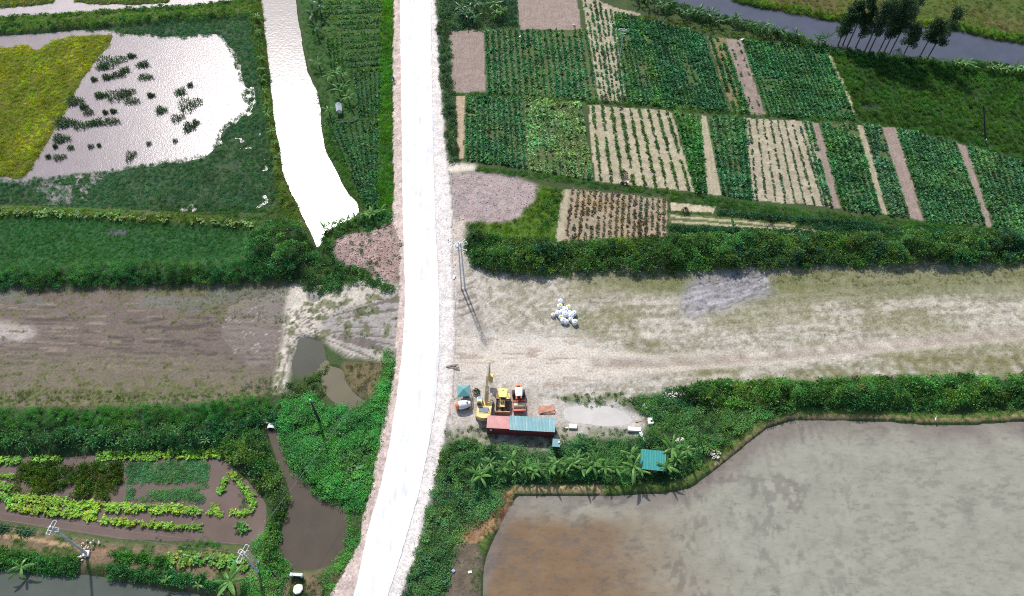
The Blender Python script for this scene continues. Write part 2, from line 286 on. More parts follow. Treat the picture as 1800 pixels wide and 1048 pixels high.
# ------------------------------------------------------------------ cultivated plots: quad (tl, tr, br, bl), soil, rows, plants
SOILD = srgb(82, 94, 56); SOILB = srgb(142, 126, 116); SOILS = srgb(164, 154, 130); SOILG = srgb(68, 92, 48)
DG = (.058, .165, .062); MG = (.060, .165, .050); LG = (.12, .22, .075); YG = (.16, .25, .04); BG = (.068, .165, .075)
PLOTS = [
 ('bare brown soil plot beside the road scrub', [(788, 54), (850, 54), (854, 163), (797, 164)], SOILB, None),
 ('narrow bare sandy soil strip by the roadside weeds', [(801, 169), (817, 169), (815, 277), (806, 277)], srgb(168, 148, 124), None),
 ('bare brown soil plot with a farmer at its edge', [(904, -60), (1006, -60), (1022, 52), (914, 52)], SOILB * 1.02, None),
 ('dark green bean crop in long rows', [(850, 55), (1034, 54), (1053, 176), (855, 164)], SOILD, (18, .36, 'crop', DG, .98, .50)),
 ('patchy striped crop on sand below the light pole', [(1022, -10), (1078, 18), (1100, 180), (1054, 176)], SOILS * .95, (6, .45, 'crop', (.07, .16, .07), .62, .5)),
 ('narrow dark green crop strip between two sandy furrows', [(1078, 22), (1098, 25), (1128, 184), (1102, 181)], SOILD, (3, .45, 'crop', MG, .97, .55)),
 ('slim dark green crop strip beside the tall green hedge row', [(1100, 27), (1117, 30), (1150, 186), (1130, 184)], SOILD, (3, .45, 'crop', DG, .97, .55)),
 ('bright green taller vegetable row', [(1119, 32), (1131, 34), (1168, 188), (1152, 186)], SOILG, (2, .45, 'crop', (.075, .20, .05), 1, .72)),
 ('broad dark green crop block beneath the river bananas', [(1131, 34), (1237, 62), (1281, 196), (1168, 189)], SOILG, (16, .36, 'crop', (.042, .14, .055), 1, .54)),
 ('green crop strip beside two bare furrows', [(1243, 64), (1274, 68), (1318, 199), (1287, 197)], srgb(120, 110, 76), (3, .40, 'crop', MG, .95, .62)),
 ('bare brown soil strip with sparse seedlings', [(1275, 68), (1302, 69), (1346, 202), (1319, 201)], SOILB * .95, (2, .7, 'crop', (.08, .15, .06), .4, .4)),
 ('dense dark green crop block beside the grassland', [(1304, 70), (1448, 84), (1504, 211), (1348, 203)], SOILG, (20, .36, 'crop', (.052, .16, .055), 1, .50)),
 ('dark green cabbage crop beside the road weeds', [(818, 169), (917, 173), (928, 297), (816, 279)], SOILD, (11, .36, 'crop', DG, .98, .54)),
 ('pale leafy cabbage crop with yellowing leaves', [(919, 173), (1020, 180), (1044, 317), (930, 298)], SOILD, (9, .42, 'crop', (.15, .26, .10), .98, .60)),
 ('sandy plot with sparse green rows', [(1034, 184), (1180, 196), (1222, 338), (1046, 319)], SOILS, (9, .42, 'crop', (.085, .165, .05), .80, .50)),
 ('bright green crop strip between two sandy plots', [(1184, 197), (1231, 201), (1240, 341), (1224, 338)], SOILG, (5, .42, 'crop', (.055, .17, .045), 1, .6)),
 ('narrow bare sandy strip among green crops', [(1232, 203), (1241, 204), (1267, 343), (1242, 341)], SOILS * .95, None),
 ('green crop with pale gaps beside the sandy ridges', [(1242, 204), (1310, 208), (1322, 350), (1268, 343)], SOILD, (6, .44, 'crop', DG, .92, .56)),
 ('sandy plot of pale ridges with withered rows', [(1310, 208), (1410, 213), (1456, 363), (1322, 351)], SOILS * .95, (8, .42, 'crop', (.10, .15, .085), .8, .40)),
 ('narrow dark green strip beside the withered rows', [(1411, 213), (1427, 215), (1464, 365), (1448, 362)], SOILS * .8, (2, .45, 'crop', DG, .9, .5)),
 ('slim bare brown strip between crops', [(1428, 215), (1440, 217), (1477, 367), (1464, 366)], SOILB * .95, None),
 ('mixed green crop plot with weedy gaps', [(1441, 217), (1506, 221), (1550, 376), (1478, 368)], SOILD, (7, .42, 'crop', (.06, .165, .055), .95, .58)),
 ('pale sandy footpath strip between crops', [(1506, 221), (1518, 222), (1560, 376), (1550, 376)], SOILS * .9, None),
 ('dark crop strip next to the wide bare strip', [(1519, 222), (1549, 224), (1600, 383), (1561, 377)], SOILD, (4, .42, 'crop', BG, .97, .56)),
 ('wide bare brown soil strip running to the ridge', [(1550, 223), (1574, 224), (1623, 387), (1601, 384)], SOILB, None),
 ('broad green crop plot beside the wide bare strip', [(1576, 226), (1680, 252), (1734, 400), (1625, 388)], SOILD, (14, .38, 'crop', (.060, .168, .065), .97, .52)),
 ('thin bare brown strip at the outer plots', [(1681, 252), (1697, 256), (1746, 401), (1735, 400)], SOILB, None),
 ('outermost green crop plot below the grassland', [(1698, 257), (1890, 308), (1890, 415), (1748, 402)], SOILD, (18, .42, 'crop', (.065, .17, .065), .95, .58)),
 ('sandy bare strip beside the dry plot', [(988, 331), (1002, 332), (990, 424), (976, 427)], SOILS * .98, None),
 ('dried brown crop plot with dead rows', [(1002, 332), (1172, 350), (1172, 416), (990, 424)], srgb(152, 136, 116), (17, .36, 'crop', (.17, .155, .09), .62, .42)),
 ('short bare sandy bed beside the ridge', [(1176, 356), (1258, 362), (1254, 374), (1180, 370)], srgb(178, 166, 140), None),
 ('green weedy bed with pale furrows', [(1176, 374), (1400, 392), (1400, 410), (1176, 392)], srgb(92, 102, 58), (1, .8, 'crop', MG, .5, .5)),
 ('thin pale furrow across the weedy bed', [(1178, 378), (1400, 397), (1400, 400), (1178, 382)], SOILS, None),
 ('second thin pale furrow beside the dark shrub row', [(1180, 388), (1440, 405), (1440, 408), (1180, 392)], SOILS, None),
 ('horizontal vegetable rows between canal and road', [(556, -40), (672, -40), (672, 60), (556, 60)], SOILG, None),
]
m_plot = np.zeros((NY, NX), bool)
for i, (lab, q, soil, rows) in enumerate(PLOTS):
    mk = M(q, 1.6, 1.6) & ~m_sh; paint(mk, soil, .97, 0, .42 if rows and rows[4] < .9 else .25, .8, 200 + i); m_plot |= mk
    nm = 'bare_field' if rows is None else 'field'
    region(nm, lab + ' (soil)' if rows else lab, mk)
    if rows is None and i < len(PLOTS) - 1:
        (x0, y0), (x1, y1) = q[0], q[3]
        A = G(*q[0]); B = G(*q[3]); dv = (B - A).normalized()
        s = (GX - A.x) * -dv.y + (GY - A.y) * dv.x
        fur = mk & (np.sin(s * 2 * math.pi / .9 + 2 * N1) > .35); paint(fur, soil * 1.12, .6, 0, .2, .8); HT[fur] += .05
    elif rows and 'sand' in lab + ('sand' if rows[4] < .7 else ''):
        pass

# ------------------------------------------------------------------ materials
def newmat(name):
    m = bpy.data.materials.new(name); m.use_nodes = True; n = m.node_tree
    for x in list(n.nodes): n.nodes.remove(x)
    o = n.nodes.new('ShaderNodeOutputMaterial'); return m, n, o
def nd(n, t, **k):
    x = n.nodes.new(t)
    for a, b in k.items(): setattr(x, a, b)
    return x
def mixc(n, blend, fac, a, b):
    x = nd(n, 'ShaderNodeMix', data_type='RGBA', blend_type=blend)
    for s, v in ((x.inputs[0], fac), (x.inputs[6], a), (x.inputs[7], b)):
        if hasattr(v, 'links') or isinstance(v, bpy.types.NodeSocket): n.links.new(v, s)
        else: s.default_value = v
    return x.outputs[2]
def noise(n, scale, detail=4, vec=None, rough=.6):
    x = nd(n, 'ShaderNodeTexNoise'); x.inputs['Scale'].default_value = scale; x.inputs['Detail'].default_value = detail; x.inputs['Roughness'].default_value = rough
    if vec is not None: n.links.new(vec, x.inputs['Vector'])
    return x.outputs[0]
def ramp(n, fac, stops):
    x = nd(n, 'ShaderNodeValToRGB'); el = x.color_ramp.elements
    while len(el) < len(stops): el.new(.5)
    for e, (p, c) in zip(el, stops): e.position = p; e.color = (c, c, c, 1) if isinstance(c, (int, float)) else tuple(c) + ((1,) if len(c) == 3 else ())
    n.links.new(fac, x.inputs[0]); return x.outputs[0]
def plain(name, col, rough=.6, metal=0.0, var=.15, scale=3.0, dirt=None):
    m, n, o = newmat(name); b = nd(n, 'ShaderNodeBsdfPrincipled')
    tc = nd(n, 'ShaderNodeTexCoord').outputs['Object']
    f = ramp(n, noise(n, scale, 5, tc), [(.3, 1 - var), (.7, 1 + var)])
    c = mixc(n, 'MULTIPLY', 1.0, tuple(col) + (1,), f)
    if dirt: c = mixc(n, 'MIX', ramp(n, noise(n, scale * .7, 6, tc), [(.48, 0), (.72, dirt[1])]), c, tuple(dirt[0]) + (1,))
    n.links.new(c, b.inputs['Base Color']); b.inputs['Roughness'].default_value = rough; b.inputs['Metallic'].default_value = metal
    n.links.new(b.outputs[0], o.inputs[0]); return m
def ground_mat():
    m, n, o = newmat('ground_surface'); b = nd(n, 'ShaderNodeBsdfPrincipled')
    at = nd(n, 'ShaderNodeAttribute', attribute_name='Col'); tc = nd(n, 'ShaderNodeTexCoord').outputs['Object']
    f1 = ramp(n, noise(n, 2.6, 5, tc, .75), [(.28, .55), (.5, .95), (.72, 1.35)]); f2 = ramp(n, noise(n, .5, 4, tc), [(.3, .88), (.7, 1.1)])
    c = mixc(n, 'MULTIPLY', 1.0, mixc(n, 'MULTIPLY', 1.0, at.outputs['Color'], f1), f2)
    n.links.new(c, b.inputs['Base Color'])
    rg = nd(n, 'ShaderNodeMapRange'); n.links.new(at.outputs['Alpha'], rg.inputs[0]); rg.inputs[3].default_value = .95; rg.inputs[4].default_value = .45
    n.links.new(rg.outputs[0], b.inputs['Roughness']); b.inputs['Specular IOR Level'].default_value = .25
    bp = nd(n, 'ShaderNodeBump'); bp.inputs['Strength'].default_value = .9; bp.inputs['Distance'].default_value = .12
    n.links.new(noise(n, 2.2, 6, tc, .7), bp.inputs['Height']); n.links.new(bp.outputs[0], b.inputs['Normal'])
    n.links.new(b.outputs[0], o.inputs[0]); return m
GM = ground_mat()
def water_mat(name, rough, bump, scale, spec=.5, dist=.05, tint=1.0):
    m, n, o = newmat(name); b = nd(n, 'ShaderNodeBsdfPrincipled')
    at = nd(n, 'ShaderNodeAttribute', attribute_name='Col'); tc = nd(n, 'ShaderNodeTexCoord').outputs['Object']
    n.links.new(mixc(n, 'MULTIPLY', 1.0, at.outputs['Color'], ramp(n, noise(n, .25, 5, tc), [(.3, .88), (.7, 1.1)])), b.inputs['Base Color'])
    b.inputs['Roughness'].default_value = rough; b.inputs['IOR'].default_value = 1.33; b.inputs['Specular IOR Level'].default_value = spec
    bp = nd(n, 'ShaderNodeBump'); bp.inputs['Strength'].default_value = bump; bp.inputs['Distance'].default_value = dist
    n.links.new(noise(n, scale, 3, tc, .6), bp.inputs['Height']); n.links.new(bp.outputs[0], b.inputs['Normal'])
    n.links.new(b.outputs[0], o.inputs[0]); return m

# ------------------------------------------------------------------ mesh from grid cells
def gridmesh(name, cells, Z, col, mat, alpha=None, smooth=True):
    jj, ii = np.nonzero(cells)
    a = jj * NX + ii; quad = np.stack([a, a + 1, a + 1 + NX, a + NX], 1)
    u, inv = np.unique(quad, return_inverse=True); inv = inv.reshape(-1)
    co = np.stack([GX.ravel()[u], GY.ravel()[u], Z.ravel()[u]], 1).astype(np.float32)
    me = bpy.data.meshes.new(name)
    me.vertices.add(len(u)); me.vertices.foreach_set('co', co.ravel())
    me.loops.add(len(inv)); me.loops.foreach_set('vertex_index', inv.astype(np.int32))
    me.polygons.add(len(quad)); me.polygons.foreach_set('loop_start', np.arange(0, len(inv), 4, dtype=np.int32))
    me.update(calc_edges=True)
    if smooth: me.polygons.foreach_set('use_smooth', np.ones(len(quad), bool))
    at = me.color_attributes.new('Col', 'FLOAT_COLOR', 'POINT')
    c4 = np.ones((len(u), 4), np.float32); c4[:, :3] = col.reshape(-1, 3)[u]
    if alpha is not None: c4[:, 3] = alpha.ravel()[u]
    at.data.foreach_set('color', c4.ravel()); me.materials.append(mat)
    o = bpy.data.objects.new(name, me); C.objects.link(o); return o
def tag(o, label=None, cat=None, group=None, kind=None):
    if label: o['label'] = label
    if cat: o['category'] = cat
    if group: o['group'] = group
    if kind: o['kind'] = kind
    return o
VIEW = (PX > -75) & (PX < 1875) & (PY > -75) & (PY < 1125)
cellv = VIEW[:-1, :-1] & VIEW[1:, 1:]
COL = np.clip(COL, .004, .9)
for rid, (nm, lab) in REGNAMES.items():
    cells = np.zeros((NY, NX), bool); cells[:-1, :-1] = cellv & (REG[:-1, :-1] == rid)
    if cells.any(): tag(gridmesh(nm, cells, HT, COL, GM, WET), lab, kind='structure')
# the land beyond the built part, a sheet reaching the horizon
v = [(-4000, -1500, -1.7), (4000, -1500, -1.7), (4000, 6500, -1.7), (-4000, 6500, -1.7)]
me = bpy.data.meshes.new('terrain'); me.from_pydata(v, [], [(0, 1, 2, 3)]); at = me.color_attributes.new('Col', 'FLOAT_COLOR', 'POINT')
at.data.foreach_set('color', np.tile([.06, .10, .035, 0.0], 4)); me.materials.append(GM)
o = bpy.data.objects.new('terrain', me); C.objects.link(o); tag(o, 'flat green farmland reaching the horizon', kind='structure')

# ------------------------------------------------------------------ water
WB = water_mat('canal_surface', .18, .6, 1.3, .6, .05); WP = water_mat('flooded_surface', .23, .6, 3.2, .6, .05)
WM = water_mat('muddy_surface', .11, .12, 1.0, .5, .02); WR = water_mat('river_surface', .10, .12, .8, .5, .03)
WPD = water_mat('paddy_surface', .12, .12, 1.0, .5, .02); _n = WPD.node_tree
_mp = nd(_n, 'ShaderNodeMapping'); _mp.inputs['Scale'].default_value = (.7, 1.6, 1); _n.links.new(nd(_n, 'ShaderNodeTexCoord').outputs['Object'], _mp.inputs[0])
_b = [x for x in _n.nodes if x.type == 'BSDF_PRINCIPLED'][0]; _src = _b.inputs['Base Color'].links[0].from_socket
_n.links.new(mixc(_n, 'MULTIPLY', 1.0, _src, ramp(_n, noise(_n, 1.1, 7, _mp.outputs[0], .8), [(.34, .76), (.47, .98), (.7, 1.05)])), _b.inputs['Base Color'])
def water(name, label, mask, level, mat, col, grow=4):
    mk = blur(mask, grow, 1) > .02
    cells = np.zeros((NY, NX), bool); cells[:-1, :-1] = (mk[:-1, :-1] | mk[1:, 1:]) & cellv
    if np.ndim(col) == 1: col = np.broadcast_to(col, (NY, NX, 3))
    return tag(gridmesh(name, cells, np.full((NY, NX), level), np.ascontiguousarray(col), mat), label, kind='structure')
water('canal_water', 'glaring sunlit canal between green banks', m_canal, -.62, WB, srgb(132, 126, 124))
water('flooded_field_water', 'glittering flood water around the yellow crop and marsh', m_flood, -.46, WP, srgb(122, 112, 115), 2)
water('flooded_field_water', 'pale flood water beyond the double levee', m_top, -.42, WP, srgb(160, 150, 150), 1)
water('marsh_water', 'small dark pool in the green field beside the levee', M([(190, 405), (222, 405), (220, 409), (200, 409)], 1, 1), -.28, WR, srgb(60, 66, 72), 1)
HTC = HT
gcol = np.empty((NY, NX, 3)); gcol[:] = srgb(102, 87, 79); gcol *= (.85 + .3 * fbm(GX, GY, 6, 131))[..., None]
water('garden_water', 'brown flood water between the taro rows', m_garden, -.38, WM, gcol, 3)
water('pond', 'small dark green pond beside the sand dyke', M(PONDA), -.3, WM, srgb(64, 67, 58), 3)
water('pond', 'curved muddy pond below the dark green pond', M(PONDB), -.22, WM, srgb(98, 92, 74), 3)
water('pond', 'tiny grey pool at the head of the sand patch', M(PONDC), -.22, WR, srgb(100, 102, 98), 2)
water('pond', 'brown fish pond and its feeder channel beside the road bank', m_chan, -.5, WM, srgb(80, 72, 62), 4)
water('river_water', 'dull green river edge below the bank with power poles', m_rivb, -.6, WM, srgb(80, 86, 78), 4)
water('river_water', 'dark blue grey river lined with bananas and trees', m_riv, -.7, WR, srgb(74, 78, 90), 4)
water('pond', 'small pool in the dark grassland', M(POOLS[0]), -.35, WR, srgb(50, 60, 50), 3)
water('puddle', 'shallow pale puddle on the sandy yard beside the container', M(PUDDLE, 5, 5), -.13, WM, srgb(186, 181, 174), 1)
# paddy: silty water, algae drawn out in rows, browner towards its corner
pc = np.empty((NY, NX, 3)); sand_w = srgb(142, 140, 126); brn = srgb(118, 97, 74); gry = srgb(150, 138, 128); drk = srgb(92, 87, 82)
kb = sstep(1320, 990, PX + 120 * N1 + .25 * (950 - PY)) * sstep(880, 930, PY + 40 * N2); pc[:] = sand_w
pc = pc * (1 - kb[..., None]) + brn * kb[..., None]
kg = np.clip(sstep(50, 0, PY - np.interp(PX, [846, 900, 1170, 1215, 1300, 1390, 1900], [1048, 868, 864, 855, 788, 736, 738]) + 60 * N1), 0, 1) * .8
pc = pc * (1 - kg[..., None]) + srgb(116, 106, 98) * kg[..., None]
c1 = fbm(GX, GY, 6, 141, 4); c2 = fbm(GX / 2.0, GY, .75, 143, 3); c3 = np.where(PX < 1500, fbm(GX, GY / 1.8, .8, 145, 3), fbm(GX / 2.5, GY, .7, 146, 3))
dens = sstep(.44, .62, c1) * np.where(PX < 1420, 1.0, .45); sp_ = np.where(PX < 1180, c2, c3)
km = sstep(.60 - .15 * dens, .66 - .13 * dens, sp_) * (.16 + .30 * dens)
pc *= (1 + .10 * (fbm(GX / 4, GY, 1.2, 149, 3) - .5))[..., None]
pc = pc * (1 - km[..., None]) + drk * km[..., None]
kt = sstep(.5, .64, fbm(GX / 1.8, GY, 8, 147, 4)) * sstep(800, 740, PY) * .7
pc = pc * (1 - kt[..., None]) + srgb(108, 99, 92) * kt[..., None]
water('paddy_water', 'wide silty flooded paddy with dark algae streaks', m_paddy, -.34, WPD, pc, 2)

# ------------------------------------------------------------------ road slab
def lerp_line(pts, ys): return np.interp(ys, [p[1] for p in pts], [p[0] for p in pts])
ys = np.linspace(-78, 1126, 240); xl = lerp_line(ROADL, ys); xr = lerp_line(ROADR, ys)
kk = np.ones(9) / 9
sm = lambda a: np.convolve(np.pad(a, 4, mode='edge'), kk, 'valid')
xl = sm(xl); xr = sm(xr)
bm = bmesh.new(); rows_ = []
for i, y in enumerate(ys):
    l = G(xl[i] + .7 * math.sin(i * .9) * random.random(), y, .6); r = G(xr[i] + .7 * math.sin(i * 1.3) * random.random(), y, .6); row = []
    for j in range(9):
        t = j / 8; p = l.lerp(r, t); p.z = .6 + .06 * (1 - (2 * t - 1) ** 2); row.append(bm.verts.new(p))
    e0 = bm.verts.new(l + Vector((-.12, 0, -.35))); e1 = bm.verts.new(r + Vector((.12, 0, -.35))); rows_.append([e0] + row + [e1])
for a, b in zip(rows_, rows_[1:]):
    for j in range(10): bm.faces.new((a[j], a[j + 1], b[j + 1], b[j]))
bmesh.ops.recalc_face_normals(bm, faces=bm.faces)
me = bpy.data.meshes.new('road'); bm.to_mesh(me); bm.free()
m, n, o_ = newmat('limestone_road'); b = nd(n, 'ShaderNodeBsdfPrincipled'); tc = nd(n, 'ShaderNodeTexCoord').outputs['Object']
mp = nd(n, 'ShaderNodeMapping'); mp.inputs['Scale'].default_value = (1.2, .06, 1); n.links.new(tc, mp.inputs[0])
c = mixc(n, 'MULTIPLY', 1.0, (.79, .79, .78, 1), ramp(n, noise(n, 1.0, 5, mp.outputs[0]), [(.32, .77), (.62, 1.0)]))
c = mixc(n, 'MULTIPLY', 1.0, c, ramp(n, noise(n, .35, 6, tc), [(.3, .80), (.6, 1.0)]))
c = mixc(n, 'MULTIPLY', 1.0, c, ramp(n, noise(n, 3.5, 5, tc, .7), [(.25, .86), (.5, 1.0)]))
n.links.new(c, b.inputs['Base Color']); b.inputs['Roughness'].default_value = .8
bp = nd(n, 'ShaderNodeBump'); bp.inputs['Strength'].default_value = .3; bp.inputs['Distance'].default_value = .05; n.links.new(noise(n, 3, 6, tc), bp.inputs['Height']); n.links.new(bp.outputs[0], b.inputs['Normal'])
n.links.new(b.outputs[0], o_.inputs[0]); me.materials.append(m)
o = bpy.data.objects.new('road', me); C.objects.link(o); tag(o, 'dusty white limestone road running straight between the fields', kind='structure')
# ------------------------------------------------------------------ vegetation: prototypes, geometry-node scatters
def leaf_mat(name, base=None, trans=.35, rough=.5, var=.25):
    m, n, o = newmat(name)
    if base is None:
        at = nd(n, 'ShaderNodeAttribute', attribute_name='tint', attribute_type='INSTANCER'); c = at.outputs['Color']
    else:
        oi = nd(n, 'ShaderNodeObjectInfo'); c = mixc(n, 'MULTIPLY', 1.0, tuple(base) + (1,), ramp(n, oi.outputs['Random'], [(0, 1 - var), (1, 1 + var)]))
    tc = nd(n, 'ShaderNodeNewGeometry').outputs['Position']
    c = mixc(n, 'MULTIPLY', 1.0, c, ramp(n, noise(n, 1.6, 3, tc), [(.3, .7), (.7, 1.25)]))
    p = nd(n, 'ShaderNodeBsdfPrincipled'); n.links.new(c, p.inputs['Base Color']); p.inputs['Roughness'].default_value = rough; p.inputs['Specular IOR Level'].default_value = .3
    t = nd(n, 'ShaderNodeBsdfTranslucent'); n.links.new(mixc(n, 'MULTIPLY', 1.0, c, (1.15, 1.25, .55, 1)), t.inputs['Color'])
    x = nd(n, 'ShaderNodeMixShader'); x.inputs[0].default_value = trans; n.links.new(p.outputs[0], x.inputs[1]); n.links.new(t.outputs[0], x.inputs[2])
    n.links.new(x.outputs[0], o.inputs[0]); return m
LM = leaf_mat('scatter_leaf')
def leafmesh(name, leaves, mat):
    """leaves: list of (base, direction, side, length, width, droop) -> folded two-segment leaves"""
    V = []; F = []
    for b, d, s, L, wd, dr in leaves:
        b = np.array(b); d = np.array(d); s = np.array(s); k = len(V)
        mid = b + d * L * .5; tip = b + d * L + np.array((0, 0, -dr * L))
        V += [b, mid + s * wd / 2, mid - s * wd / 2, tip]; F += [(k, k + 2, k + 1), (k + 1, k + 2, k + 3)]
    me = bpy.data.meshes.new(name); me.from_pydata([tuple(map(float, v)) for v in V], [], F); me.materials.append(mat); return me
def unit(v): v = np.array(v, float); return v / np.linalg.norm(v)
def rdir(el0, el1):
    a = RNG.uniform(0, 2 * math.pi); e = R(RNG.uniform(el0, el1)); d = np.array((math.cos(a) * math.cos(e), math.sin(a) * math.cos(e), math.sin(e)))
    return d, np.array((-math.sin(a), math.cos(a), 0))
def proto_grass(nb=34, r=.5, h=(.35, .75), wd=.05, lean=55):
    L = []
    for _ in range(nb):
        q = r * math.sqrt(RNG.random()); a = RNG.uniform(0, 6.28); d, s = rdir(lean, 88)
        L.append(((q * math.cos(a), q * math.sin(a), 0), d, s, RNG.uniform(*h), wd * RNG.uniform(.7, 1.5), RNG.uniform(.05, .35)))
    return L
def proto_bush(nl=64, ls=(.28, .5), flat=.75):
    L = []
    for _ in range(nl):
        d, _s = rdir(-5, 90); q = RNG.uniform(.55, 1.0); p = d * q * np.array((1, 1, flat)) * (1 + .18 * math.sin(5 * d[0] + 3 * d[1]))
        d2 = unit(d + RNG.normal(0, .55, 3)); s2 = unit(np.cross(d2, RNG.normal(0, 1, 3)))
        l = RNG.uniform(*ls); L.append((p, d2, s2, l, l * .6, RNG.uniform(0, .4)))
    return L
def proto_crop(nl=16):
    L = []
    for _ in range(nl):
        d, s = rdir(10, 75); l = RNG.uniform(.55, 1.0); L.append(((d[0] * .08, d[1] * .08, RNG.uniform(0, .25)), d, s, l, l * .5, RNG.uniform(.05, .35)))
    return L
def proto_taro(nl=9):
    L = []
    for _ in range(nl):
        d, s = rdir(35, 80); st = RNG.uniform(.35, .8); b = d * st; d2, s2 = rdir(-25, 25)
        l = RNG.uniform(.4, .62); L.append((b, d2, s2, l, l * .85, .2)); L.append(((0, 0, 0), d, s, st, .03, 0))
    return L
def proto_creep(nl=60):
    L = []
    for _ in range(nl):
        q = math.sqrt(RNG.random()); a = RNG.uniform(0, 6.28); d, s = rdir(-10, 50)
        l = RNG.uniform(.16, .3); L.append(((q * math.cos(a), q * math.sin(a), RNG.uniform(.05, .38)), d, s, l, l * .75, .15))
    return L
GROUPS = {}
def make_type(name, fn, n=3, **k):
    col = bpy.data.collections.new(name + '_set')
    for i in range(n):
        col.objects.link(bpy.data.objects.new(name, leafmesh(name, fn(**k), LM)))
    ng = bpy.data.node_groups.new(name + '_scatter', 'GeometryNodeTree')
    ng.interface.new_socket('Geometry', in_out='INPUT', socket_type='NodeSocketGeometry'); ng.interface.new_socket('Geometry', in_out='OUTPUT', socket_type='NodeSocketGeometry')
    gi = ng.nodes.new('NodeGroupInput'); go = ng.nodes.new('NodeGroupOutput'); ip = ng.nodes.new('GeometryNodeInstanceOnPoints')
    ci = ng.nodes.new('GeometryNodeCollectionInfo'); ci.inputs['Collection'].default_value = col; ci.inputs['Separate Children'].default_value = True; ci.inputs['Reset Children'].default_value = True
    na = ng.nodes.new('GeometryNodeInputNamedAttribute'); na.data_type = 'FLOAT_VECTOR'; na.inputs[0].default_value = 'rot'
    er = ng.nodes.new('FunctionNodeEulerToRotation'); ns = ng.nodes.new('GeometryNodeInputNamedAttribute'); ns.data_type = 'FLOAT_VECTOR'; ns.inputs[0].default_value = 'scl'
    ng.links.new(gi.outputs[0], ip.inputs['Points']); ng.links.new(ci.outputs[0], ip.inputs['Instance']); ip.inputs['Pick Instance'].default_value = True
    ng.links.new(na.outputs[0], er.inputs[0]); ng.links.new(er.outputs[0], ip.inputs['Rotation']); ng.links.new(ns.outputs[0], ip.inputs['Scale']); ng.links.new(ip.outputs[0], go.inputs[0])
    GROUPS[name] = ng
make_type('grass', proto_grass); make_type('reed', proto_grass, h=(.7, 1.3), nb=40, wd=.06, lean=50); make_type('bush', proto_bush)
make_type('crop', proto_crop, 4); make_type('taro', proto_taro); make_type('creeper', proto_creep); make_type('shrub', proto_bush, nl=60, ls=(.3, .5), flat=1.0)
NPT = [0]
def hz(x, y):
    i = np.clip(((x - gx[0]) / ST).round().astype(int), 0, NX - 1); j = np.clip(((y - gy[0]) / ST).round().astype(int), 0, NY - 1); return HT[j, i]
def emit(name, label, typ, x, y, z, scl, tint, cat=None, group=None, kind='stuff', var=.42, hue=.15, zs=(.8, 1.2), patch=.35, tilt=.25):
    n = len(x)
    if n == 0: return None
    NPT[0] += n
    me = bpy.data.meshes.new(name); me.vertices.add(n); me.vertices.foreach_set('co', np.stack([x, y, z], 1).astype(np.float32).ravel())
    rot = np.stack([RNG.normal(0, tilt, n), RNG.normal(0, tilt, n), RNG.uniform(0, 6.283, n)], 1)
    s = RNG.uniform(scl[0], scl[1], n); sc = np.stack([s, s, s * RNG.uniform(zs[0], zs[1], n)], 1)
    f = (1 + RNG.uniform(-var, var, n)) * (1 + patch * 2 * (fbm(x, y, 4, 301, 3) - .5)) * (1 + patch * (fbm(x, y, 14, 303, 2) - .5))
    tint = tuple(v * 1.45 for v in tint) if typ != 'gravel' else tint
    t = np.ones((n, 4)); hu = RNG.normal(0, hue, n) + .5 * (fbm(x, y, 6, 305, 2) - .5)
    t[:, 0] = np.clip(tint[0] * f * (1 + 1.2 * hu), .004, .8); t[:, 1] = np.clip(tint[1] * f, .004, .8); t[:, 2] = np.clip(tint[2] * f * (1 - .8 * hu), .003, .8)
    for nm, ty, d in (('rot', 'FLOAT_VECTOR', rot), ('scl', 'FLOAT_VECTOR', sc)):
        a = me.attributes.new(nm, ty, 'POINT'); a.data.foreach_set('vector', d.astype(np.float32).ravel())
    a = me.attributes.new('tint', 'FLOAT_COLOR', 'POINT'); a.data.foreach_set('color', t.astype(np.float32).ravel())
    o = bpy.data.objects.new(name, me); C.objects.link(o)
    md = o.modifiers.new('scatter', 'NODES'); md.node_group = GROUPS[typ]
    return tag(o, label, cat, group, kind)
SHV = m_sh | M(SHPOLY, 1, 1, 0)
def scatter(name, label, mask, dens, typ, scl, tint, mound=0.0, soft=4, keep_road=True, zmin=None, **k):
    mk = mask & VIEW
    if keep_road: mk = mk & ~SHV
    p = np.where(mk, dens * ST * ST, 0)
    c = RNG.poisson(p); j, i = np.nonzero(c); j = np.repeat(j, c[j, i]); i2 = np.repeat(i, c[np.nonzero(c)])
    x = gx[i2] + RNG.uniform(-.5, .5, len(i2)) * ST; y = gy[j] + RNG.uniform(-.5, .5, len(i2)) * ST
    z = hz(x, y)
    if zmin is not None: z = np.maximum(z, zmin)
    if mound:
        mb = blur(mask, soft)[j, i2]; z = z + mound * np.clip(mb * 1.6 - .4, 0, 1) * (.25 + 1.5 * sstep(.3, .7, fbm(x, y, 3.6, 311, 2))) * RNG.uniform(.75, 1.0, len(x))
    return emit(name, label, typ, x, y, z, scl, tint, **k)
